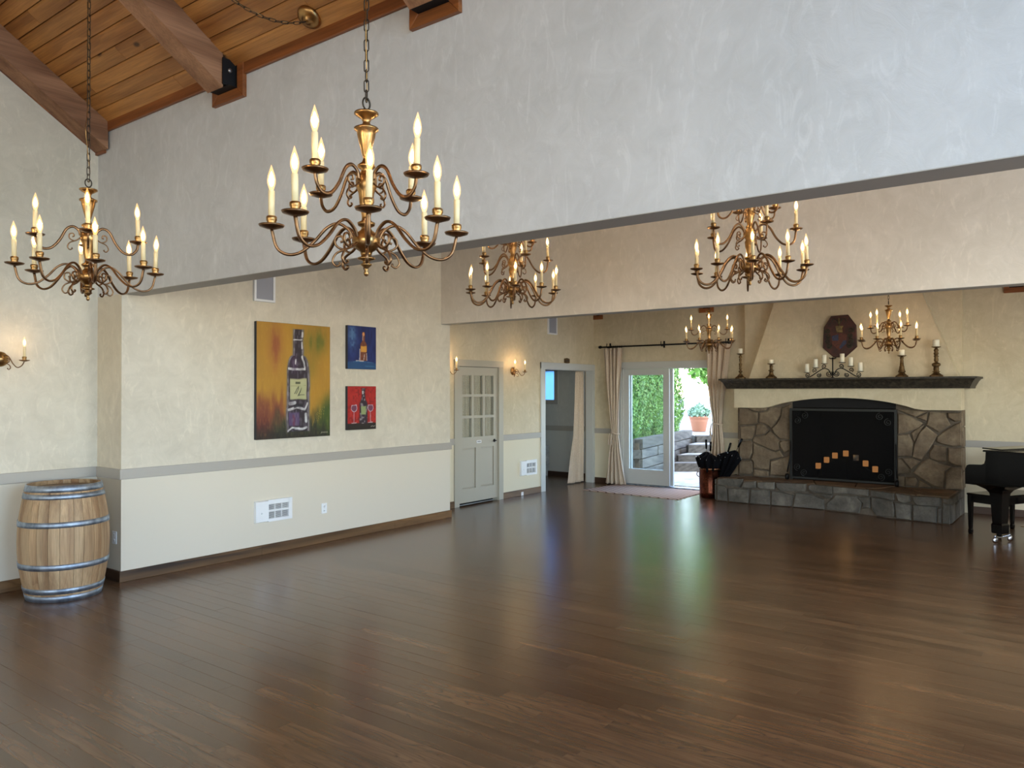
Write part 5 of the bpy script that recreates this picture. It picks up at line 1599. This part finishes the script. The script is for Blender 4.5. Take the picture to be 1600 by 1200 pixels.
# ------------------------------------------------------------------ wine barrel
br = thing('wine_barrel', 'oak wine barrel with galvanised hoops standing on end in the corner', 'barrel', (2.98, 7.05, 0))
HB = 0.955
def rb(z):
    u = (z - HB / 2) / (HB / 2)
    return 0.347 - 0.068 * abs(u) ** 1.9
ns = 26
ang = 0.3
widths = [RNG.uniform(0.75, 1.3) for _ in range(ns)]; tw = sum(widths)
for k_ in range(ns):
    a0 = ang; a1 = ang + 2 * pi * widths[k_] / tw; ang = a1
    ga = 0.0035
    vs = []; fs = []
    nz_ = 12; na_ = 3
    for iz in range(nz_ + 1):
        z_ = HB * iz / nz_
        for r_ in (rb(z_), rb(z_) - 0.024):
            for ia in range(na_ + 1):
                aa = a0 + ga + (a1 - a0 - 2 * ga) * ia / na_
                vs.append((r_ * cos(aa), r_ * sin(aa), z_))
    st = 2 * (na_ + 1)
    for iz in range(nz_):
        for ia in range(na_):
            q = iz * st + ia
            fs.append((q, q + 1, q + st + 1, q + st))
            q2 = q + na_ + 1
            fs.append((q2, q2 + st, q2 + st + 1, q2 + 1))
        fs.append((iz * st, iz * st + st, iz * st + st + na_ + 1, iz * st + na_ + 1))
        fs.append((iz * st + na_, iz * st + 2 * na_ + 1, iz * st + st + 2 * na_ + 1, iz * st + st + na_))
    for base_ in (0, nz_ * st):
        for ia in range(na_): fs.append((base_ + ia, base_ + na_ + 1 + ia, base_ + na_ + 2 + ia, base_ + ia + 1))
    MB().add(vs, fs).build('stave', 'barrel_oak', br)
MB().lathe([(0, 0.0), (rb(0.3) - 0.03, 0.3), (rb(0.6) - 0.03, 0.6), (0.27, 0.9), (0, 0.9)], 24).build('dark_core', 'oak_base', br)
for z0_, z1_ in ((0.0, 0.052), (0.068, 0.114), (0.27, 0.318), (0.618, 0.664), (0.846, 0.888), (0.904, 0.957)):
    MB().lathe([(rb(z0_) + 0.001, z0_), (rb(z0_) + 0.005, z0_), (rb((z0_ + z1_) / 2) + 0.0065, (z0_ + z1_) / 2), (rb(z1_) + 0.005, z1_), (rb(z1_) + 0.001, z1_), (rb(z1_) - 0.002, z1_ - 0.002), (rb(z0_) - 0.002, z0_ + 0.002), (rb(z0_) + 0.001, z0_)], 64, closed=False).build('hoop', 'galvanised', br)
    rr_ = rb((z0_ + z1_) / 2) + 0.007
    MB().lathe([(0, 0.004), (0.005, 0.002), (0.006, 0)], 8, 'z').build('rivet', 'galvanised', br, ) if False else None
yy = -0.25
while yy < 0.25:
    y2 = min(yy + 0.083, 0.25)
    w1 = math.sqrt(max(0, 0.252 ** 2 - max(abs(yy), abs(y2)) ** 2)) if max(abs(yy), abs(y2)) < 0.252 else 0.03
    w0 = math.sqrt(max(0.0004, 0.252 ** 2 - yy ** 2)); w2 = math.sqrt(max(0.0004, 0.252 ** 2 - y2 ** 2)); wm = math.sqrt(max(0.0004, 0.252 ** 2 - ((yy + y2) / 2) ** 2))
    P3 = [(-w0, yy + .001, 0.90), (-wm, (yy + y2) / 2, 0.90), (-w2, y2 - .001, 0.90), (w2, y2 - .001, 0.90), (wm, (yy + y2) / 2, 0.90), (w0, yy + .001, 0.90)]
    MB().prism(P3, (0, 0, 0.022), 0.002, 0.1).build('head_board', 'oak_base', br)
    yy = y2

# ------------------------------------------------------------------ copper can with umbrellas
cx_, cy_ = 12.03, 5.0
t = thing('copper_can', 'hammered copper can with a rolled rim beside the hearth', 'umbrella stand', (cx_, cy_, 0))
prof = [(0.0, 0.006), (0.17, 0.0), (0.185, 0.012), (0.183, 0.10), (0.188, 0.25), (0.19, 0.46), (0.198, 0.475), (0.19, 0.485), (0.18, 0.475), (0.178, 0.03), (0, 0.02)]
o = MB().lathe(prof, 48, closed=False).build('can_body', 'copper', t)
MB().lathe([(0.190, 0.455), (0.196, 0.46), (0.196, 0.475), (0.190, 0.478)], 48, closed=False).build('rim_band', 'old_brass', t)
b = MB()
for sy in (-1, 1): b.tube(smooth_path([(0.0, sy * 0.188, 0.40), (0.0, sy * 0.235, 0.39), (0.0, sy * 0.24, 0.34), (0.0, sy * 0.188, 0.31)], 5), 0.008, 8)
b.build('handle', 'old_brass', t)


def umbrella(loc, tilt, az, lab, hook=False, rmax=0.13, L=0.86, puff=0.42):
    t = thing('umbrella', lab, 'umbrella', loc, 0, 'black umbrellas by the hearth')
    t.rotation_euler = (0, tilt, az)
    vs = []; fs = []
    nseg = 48
    prof = [(0.012, 0.0), (0.03, 0.10), (0.06, 0.25), (rmax * 0.85, puff), (rmax, puff + 0.07), (rmax * 0.72, puff + 0.14), (0.03, puff + 0.20)]
    for r_, z_ in prof:
        for k_ in range(nseg):
            a_ = 2 * pi * k_ / nseg
            rr_ = r_ * (1 + 0.24 * math.cos(8 * a_)) if r_ > 0.03 else r_
            zz = z_ + (0.03 * math.cos(8 * a_) if r_ > rmax * 0.9 else 0)
            vs.append((rr_ * cos(a_), rr_ * sin(a_), zz))
    for i in range(len(prof) - 1):
        for k_ in range(nseg):
            j = (k_ + 1) % nseg
            fs.append((i * nseg + k_, i * nseg + j, (i + 1) * nseg + j, (i + 1) * nseg + k_))
    MB().add(vs, fs, True).build('canopy', 'umbrella_cloth', t)
    MB().tube([(0, 0, -0.05), (0, 0, L - 0.12)], 0.005, 8).build('shaft', 'silver', t)
    MB().lathe([(0, L - 0.15), (0.014, L - 0.15), (0.018, L - 0.06), (0.017, L), (0, L + 0.004)], 12).build('handle', 'black_gloss', t)
    for k_ in range(8):
        a_ = 2 * pi * k_ / 8
        MB().tube([(rmax * 1.1 * cos(a_), rmax * 1.1 * sin(a_), puff + 0.10), (rmax * 1.16 * cos(a_), rmax * 1.16 * sin(a_), puff + 0.135)], 0.003, 5).build('rib_tip', 'silver', t)
umbrella((12.05, 5.07, 0.07), 0.03, 1.2, 'black umbrella upright on the curtain side of the copper can', rmax=0.145, L=0.86, puff=0.46)
umbrella((11.98, 5.02, 0.07), 0.10, -2.3, 'black umbrella with a wide flared canopy in the middle of the copper can', rmax=0.15, L=0.84, puff=0.44)
umbrella((12.02, 4.93, 0.07), 0.30, -1.35, 'black umbrella leaning out of the copper can towards the stones', rmax=0.12, L=0.86, puff=0.50)
umbrella((12.00, 4.90, 0.08), 0.44, -1.45, 'black umbrella leaning furthest out of the copper can over the hearth', rmax=0.11, L=0.98, puff=0.56)

# ------------------------------------------------------------------ piano and bench
d_ = Vector((-0.484, -0.875, 0)); k2 = Vector((0.875, -0.484, 0))
pn = thing('baby_grand_piano', 'black glossy baby grand piano cut off by the picture edge', 'piano', (10.59, 1.229, 0), math.atan2(d_.y, d_.x))
# local +x = away from the keys (towards the tail), local y: +y is k-direction or its mirror
ysgn = 1 if (Matrix.Rotation(math.atan2(d_.y, d_.x), 3, 'Z') @ Vector((0, 1, 0))).dot(k2) > 0 else -1
W_ = 1.40 * ysgn
def pp(x, y, z): return (x, y * ysgn, z)
b = MB()
# arm cheeks + key bed
for y0 in (0.0, 1.32):
    b = MB()
    prof = [(0.0, 0.625), (0.0, 0.80), (0.02, 0.845), (0.05, 0.86), (0.20, 0.868), (0.235, 0.885), (0.25, 0.93), (0.255, 1.03), (0.40, 1.03), (0.40, 0.625)]
    b.prism([pp(x, y0, z) for x, z in prof], (0, 0.08 * ysgn, 0), 0.006, 0.08)
    b.build('cheek', 'black_gloss', pn)
b = MB().prism([pp(0.01, 0.08, 0.62), pp(0.40, 0.08, 0.62), pp(0.40, 1.32, 0.62), pp(0.01, 1.32, 0.62)], (0, 0, 0.10))
b.build('key_bed', 'black_gloss', pn)
# curved rim
def rim_pts(n_=22):
    out = [(0.255, 0.0), (0.7, 0.0), (1.0, 0.03), (1.25, 0.12), (1.42, 0.28), (1.48, 0.48), (1.42, 0.66), (1.25, 0.80), (1.05, 0.90), (0.85, 1.06), (0.70, 1.24), (0.55, 1.36), (0.40, 1.40), (0.255, 1.40)]
    return out
rp = rim_pts()
b = MB().prism([pp(x, y, 0.66) for x, y in rp], (0, 0, 0.36)); b.build('case', 'black_gloss', pn)
b = MB().prism([pp(x - 0.0 if x > .3 else x - 0.03, y * 1.01 - 0.008, 1.022) for x, y in rp], (0, 0, 0.022), 0.008, 0.3); b.build('lid', 'black_gloss', pn)
MB().prism([pp(0.20, 0.02, 1.055), pp(0.44, 0.0, 1.05), pp(0.44, 1.40, 1.05), pp(0.20, 1.38, 1.055)], (0, 0, 0.014), 0.004, 0.3).build('folded_lid_flap', 'black_gloss', pn)
MB().prism([pp(0.225, 0.08, 0.78), pp(0.25, 0.08, 0.98), pp(0.25, 1.32, 0.98), pp(0.225, 1.32, 0.78)], (0.02, 0, 0)).build('fallboard', 'black_gloss', pn)
kw = 1.24 / 52
for k_ in range(52):
    MB().bbox(0.03, 0.20, min((0.08 + k_ * kw + .0005) * ysgn, (0.08 + (k_ + 1) * kw - .0005) * ysgn), max((0.08 + k_ * kw + .0005) * ysgn, (0.08 + (k_ + 1) * kw - .0005) * ysgn), 0.72, 0.745, 0.001).build('white_key', 'ivory', pn)
    if k_ % 7 not in (1, 4) and k_ < 51:
        yc_ = (0.08 + (k_ + 1) * kw) * ysgn
        MB().bbox(0.09, 0.20, yc_ - 0.006, yc_ + 0.006, 0.745, 0.757, 0.001).build('black_key', 'black_gloss', pn)
def pleg(x, y):
    b = MB()
    def sq(h_, z): return [(x - h_, y - h_, z), (x + h_, y - h_, z), (x + h_, y + h_, z), (x - h_, y + h_, z)]
    secs = [(0.055, 0.10), (0.062, 0.11), (0.064, 0.20), (0.054, 0.22), (0.056, 0.24), (0.070, 0.52), (0.075, 0.56), (0.10, 0.60), (0.17, 0.645), (0.19, 0.66)]
    vs = []
    for h_, z in secs: vs += sq(h_, z)
    fs = [(3, 2, 1, 0), tuple(range(len(vs) - 4, len(vs)))]
    for q in range(len(secs) - 1):
        for i in range(4):
            j = (i + 1) % 4
            fs.append((4 * q + i, 4 * q + j, 4 * q + 4 + j, 4 * q + 4 + i))
    b.add(vs, fs)
    lg = b.build('leg', 'black_gloss', pn)
    MB().tube(smooth_path([(x + 0.03, y - 0.14, 0.085), (x, y - 0.05, 0.06), (x, y, 0.055), (x, y + 0.05, 0.06), (x + 0.03, y + 0.14, 0.085)], 4), 0.011, 8).build('caster_yoke', 'silver', lg)
    for yy_ in (-0.13, 0.13):
        MB().lathe([(0, -0.014), (0.034, -0.012), (0.038, 0), (0.034, 0.012), (0, 0.014)], 18, 'x', (x + 0.03, y + yy_, 0.039)).build('caster_wheel', 'silver', lg)
pleg(0.40, 0.03 * ysgn); pleg(0.40, 1.28 * ysgn); pleg(1.30, 0.48 * ysgn)
b = MB()
for y_ in (0.62, 0.78): b.tube([pp(0.42, y_, 0.63), pp(0.42, y_ , 0.16)], 0.012, 8)
b.prism([pp(0.36, 0.58, 0.10), pp(0.48, 0.58, 0.10), pp(0.48, 0.82, 0.10), pp(0.36, 0.82, 0.10)], (0, 0, 0.07)); b.build('pedal_lyre', 'black_gloss', pn)
for y_ in (0.63, 0.70, 0.77): MB().prism([pp(0.26, y_ - .012, 0.11), pp(0.38, y_ - .01, 0.12), pp(0.38, y_ + .01, 0.12), pp(0.26, y_ + .012, 0.11)], (0, 0, 0.01)).build('pedal', 'brass', pn)

bn = thing('piano_bench', 'plain black piano bench standing behind the near piano leg', 'bench', (11.09, 0.86, 0), math.atan2(-0.376, 0.68))
bl, bw_ = 0.777 / 2, 0.35 / 2
MB().bbox(-bl - 0.03, bl + 0.03, -bw_ - 0.03, bw_ + 0.03, 0.47, 0.495, 0.006).build('seat', 'black_gloss', bn)
b = MB()
for s_ in (-1, 1):
    b.box(-bl + .03, bl - .03, s_ * bw_ - 0.01, s_ * bw_ + 0.01, 0.385, 0.47); b.box(s_ * bl - 0.01, s_ * bl + 0.01, -bw_ + .03, bw_ - .03, 0.385, 0.47)
b.build('apron', 'black_gloss', bn)
for sx in (-1, 1):
    for sy in (-1, 1):
        b = MB(); vs = []
        secs = [(0.016, 0.0), (0.020, 0.02), (0.020, 0.05), (0.016, 0.06), (0.018, 0.09), (0.024, 0.385), (0.024, 0.47)]
        for h_, z in secs: vs += [(sx * bl - h_, sy * bw_ - h_, z), (sx * bl + h_, sy * bw_ - h_, z), (sx * bl + h_, sy * bw_ + h_, z), (sx * bl - h_, sy * bw_ + h_, z)]
        fs = [(3, 2, 1, 0), tuple(range(len(vs) - 4, len(vs)))]
        for q in range(len(secs) - 1):
            for i in range(4):
                j = (i + 1) % 4
                fs.append((4 * q + i, 4 * q + j, 4 * q + 4 + j, 4 * q + 4 + i))
        b.add(vs, fs).build('leg', 'black_gloss', bn)
cb = MB().tube(smooth_path([(11.55, 0.25, 0.006), (11.3, 0.5, 0.006), (11.15, 0.36, 0.006), (10.9, 0.2, 0.006), (10.6, 0.1, 0.006)], 6), 0.005, 6).build('power_cord', 'black_iron')
tag(cb, 'thin black power cord lying on the floor under the piano', 'cord')

# ------------------------------------------------------------------ outdoors
g = MB().box(12.80, 60, -14, 50, -0.25, -0.03)
o = struct('ground', g, 'gravel')
# upper terrace behind the timbers
ter = MB().add([(14.1, 7.45, 0.60), (18.2, 8.15, 0.62), (20.0, 4.0, 0.62), (60, -10, 0.9), (60, 50, 1.2), (14.0, 50, 0.8), (13.0, 9.0, 0.62),
                (14.1, 7.45, -.05), (18.2, 8.15, -.05), (20.0, 4.0, -.05), (60, -10, -.05), (60, 50, -.05), (14.0, 50, -.05), (13.0, 9.0, -.05)],
               [(0, 1, 2, 3, 4, 5, 6)] + [(i, (i + 1) % 7, (i + 1) % 7 + 7, i + 7) for i in range(7)])
struct('ground_terrace', ter, 'gravel')
K = Vector((14.02, 7.28, 0)); E_ = Vector((18.1, 8.0, 0)); KL = Vector((13.3, 8.25, 0))
wt = thing('timber_retaining_wall', 'stacked weathered timber retaining wall beside the outdoor steps', 'retaining wall', (K.x, K.y, 0))
def timber(a_, b_, z0, z1, th, parent, org):
    a_ = Vector(a_); b_ = Vector(b_); dd = (b_ - a_).normalized(); nn = Vector((-dd.y, dd.x, 0)) * th
    P3 = [a_ + Vector((0, 0, z0)) - org, b_ + Vector((0, 0, z0)) - org, b_ + Vector((0, 0, z0)) - org + nn, a_ + Vector((0, 0, z0)) - org + nn]
    return MB().prism(P3, (0, 0, z1 - z0), 0.015, 0.12).build('timber', 'timber', parent)
org = Vector((K.x, K.y, 0))
rows = [(-0.04, 0.145), (0.165, 0.345), (0.365, 0.545), (0.565, 0.755)]
dirB = (E_ - K).normalized(); Lb = (E_ - K).length
dirA = (KL - K).normalized()
nB = Vector((-dirB.y, dirB.x, 0)); nA = Vector((dirA.y, -dirA.x, 0))
for i, (z0_, z1_) in enumerate(rows):
    cuts = [0, 1.1 + 0.5 * (i % 2), 2.6 + 0.4 * (i % 2), Lb]
    for p, q in zip(cuts, cuts[1:]):
        sb = nB * RNG.uniform(-0.018, 0.018)
        timber(K + dirB * (p + 0.008) + sb, K + dirB * (q - 0.008) + sb, z0_ + RNG.uniform(-.006, .006), z1_ + RNG.uniform(-.005, .005), 0.2, wt, org)
    sa = nA * RNG.uniform(-0.018, 0.018)
    timber(K + dirA * (0.03 + 0.12 * (i % 2)) + sa, KL + sa, z0_, z1_ - 0.01, -0.2, wt, org)
bk = MB()
bk.prism([K + nB * 0.06 - org + Vector((0, 0, -.05)), E_ + nB * 0.06 - org + Vector((0, 0, -.05)), E_ + nB * 0.18 - org + Vector((0, 0, -.05)), K + nB * 0.18 - org + Vector((0, 0, -.05))], (0, 0, 0.72))
bk.build('gap_backing', 'backing_brown', wt)  # backing added so the gaps between the timbers look dark
stp = thing('garden_steps', 'timber edged gravel garden steps climbing away from the sliding door', 'steps', (15.5, 7.37, 0))
so = Vector((15.5, 7.37, 0))
SD = Vector((0.6, -0.8, 0))
S0 = [Vector((15.5, 7.37, 0)), Vector((16.02, 7.42, 0)), Vector((16.85, 7.55, 0)), Vector((17.9, 7.8, 0))]
SZs = [(-0.04, 0.15), (0.145, 0.288), (0.28, 0.465), (0.46, 0.62)]
for (p, (z0_, z1_)) in zip(S0, SZs):
    timber(p, p + SD * 1.15, z0_ - 0.03, z1_, 0.24, stp, so); timber(p + SD * 1.155, p + SD * 2.6, z0_ - 0.03, z1_ - 0.005, 0.24, stp, so)
nrmS = Vector((0.8, 0.6, 0))
for i in range(4):
    p = S0[i] + nrmS * 0.2
    q = S0[i + 1] + nrmS * 0.05 if i < 3 else S0[i] + nrmS * 2.5
    z_ = SZs[i][1] - 0.02
    P3 = [p - so, p + SD * 2.6 - so, q + SD * 2.6 - so, q - so]
    MB().prism([v_ + Vector((0, 0, z_ - 0.3)) for v_ in P3], (0, 0, 0.31)).build('gravel_tread', 'gravel', stp)


def leaf_cloud(name, mat, parent, pts, size, rv=0.5, loc=None):
    vs = []; fs = []; vals = []
    for (p, nrm_) in pts:
        s_ = size * RNG.uniform(0.6, 1.3)
        a_ = Vector((RNG.uniform(-1, 1), RNG.uniform(-1, 1), RNG.uniform(0.2, 1.4))).normalized()
        b_ = a_.cross(Vector(nrm_) + Vector((RNG.uniform(-.5, .5), RNG.uniform(-.5, .5), RNG.uniform(-.5, .5))))
        if b_.length < 1e-3: continue
        b_.normalize()
        o_ = len(vs)
        p = Vector(p)
        vs += [p - a_ * s_ * .4, p + b_ * s_ * .35, p + a_ * s_, p - b_ * s_ * .35]
        fs.append((o_, o_ + 1, o_ + 2, o_ + 3)); vals.append(RNG.random())
    me = bpy.data.meshes.new(name); me.from_pydata([tuple(v_) for v_ in vs], [], fs); me.materials.append(MATS[mat]); set_rnd(me, vals)
    return link(name, me, parent, loc)


simple('bark_', (60, 50, 40), 0.9)
simple('bark', (92, 74, 56), 0.9, bumpy=0.5)
TR = [((14.75, 7.95), 0.36, 3.3, 'arborvitae nearest the door leaf edge in the clipped hedge row'), ((15.55, 8.12), 0.35, 3.2, 'second arborvitae of the hedge seen through the door glass'),
      ((16.35, 8.26), 0.35, 3.1, 'middle arborvitae of the hedge behind the door stile'), ((17.2, 8.42), 0.35, 3.3, 'fourth arborvitae of the hedge in the open doorway'),
      ((18.05, 8.60), 0.36, 3.0, 'last arborvitae of the hedge beside the terracotta pot')]
for (x, y), r_, h_, lab in TR:
    t = thing('arborvitae', lab, 'shrub', (x, y, 0.60), 0, 'arborvitae hedge outside the sliding door')
    MB().tube([(0, 0, 0), (0.02, 0, h_ * 0.5), (0, 0, h_ * 0.85)], [0.04, 0.03, 0.012], 8).build('trunk', 'bark', t)
    pts = []
    for q in range(9000):
        u = RNG.random(); z_ = h_ * (0.02 + 0.98 * u)
        rad = r_ * (min(1, (u + 0.12) * 4) if u < 0.15 else (1 - ((u - 0.15) / 0.85) ** 1.7)) + 0.02
        a_ = RNG.random() * 2 * pi
        lump = 0.86 + 0.14 * sin(a_ * 3 + z_ * 5) + 0.1 * sin(a_ * 7 - z_ * 9)
        rr_ = rad * lump * (0.72 + 0.28 * RNG.random() ** 0.4)
        pts.append(((rr_ * cos(a_), rr_ * sin(a_), z_), (cos(a_), sin(a_), 0.2)))
    leaf_cloud('foliage', 'arborvitae_leaf', t, pts, 0.052)
# flower pot on the upper ground
t = thing('terracotta_pot', 'wide banded terracotta pot at the top of the steps', 'plant pot', (19.58, 8.47, 0.63))
MB().lathe([(0, 0), (0.16, 0), (0.18, 0.02), (0.225, 0.26), (0.232, 0.27), (0.235, 0.30), (0.25, 0.36), (0.262, 0.365), (0.268, 0.41), (0.25, 0.415), (0.24, 0.36), (0, 0.34)], 32).build('pot_body', 'terracotta', t)
pts = []
for q in range(700):
    a_ = RNG.random() * 2 * pi; e_ = RNG.random() ** 0.7; rr_ = 0.30 * RNG.random() ** 0.5
    pts.append(((rr_ * cos(a_), rr_ * sin(a_), 0.40 + 0.34 * e_ * (1.1 - rr_ / 0.45)), (cos(a_), sin(a_), 0.5)))
p2 = thing('potted_plant', 'pale silvery green bushy plant growing in the terracotta pot', 'plant', (19.58, 8.47, 0.63))
leaf_cloud('foliage', 'pale_leaf', p2, pts, 0.07)
b = MB()
for q in range(7):
    a_ = q * 0.9; b.tube([(0.02 * cos(a_), 0.02 * sin(a_), 0.35), (0.12 * cos(a_), 0.12 * sin(a_), 0.62)], 0.006, 5)
b.build('stems', 'pale_leaf', p2)
# tree whose boughs hang into the top of the doorway
t = thing('garden_tree', 'large light green leafy tree rising beyond the terracotta pot', 'tree', (31.0, 15.5, 0.85))
MB().tube([(0, 0, 0), (0.1, 0, 2.2), (0.0, 0.1, 5.0)], [0.26, 0.2, 0.08], 10).build('trunk', 'bark', t)
pts = []
CLS = [(-1.5, -1.9, 5.2, 2.4), (-3.0, -3.2, 4.5, 2.0), (-2.1, -4.5, 5.2, 2.2), (-0.3, -0.3, 5.0, 2.2), (-3.9, -0.3, 4.2, 1.9), (-1.1, -2.7, 7.0, 2.4), (-3.2, -4.1, 2.05, 1.2), (-2.9, -5.6, 3.2, 1.3)]
for q in range(15000):
    a_ = RNG.random() * 2 * pi; e_ = RNG.uniform(-1, 1); rr_ = RNG.random() ** 0.3
    cl = RNG.choice(CLS)
    s_ = math.sqrt(1 - e_ * e_)
    pts.append(((cl[0] + cl[3] * rr_ * s_ * cos(a_), cl[1] + cl[3] * rr_ * s_ * sin(a_), cl[2] + 0.85 * cl[3] * rr_ * e_), (cos(a_) * s_, sin(a_) * s_, e_)))
leaf_cloud('foliage', 'tree_leaf', t, pts, 0.2)
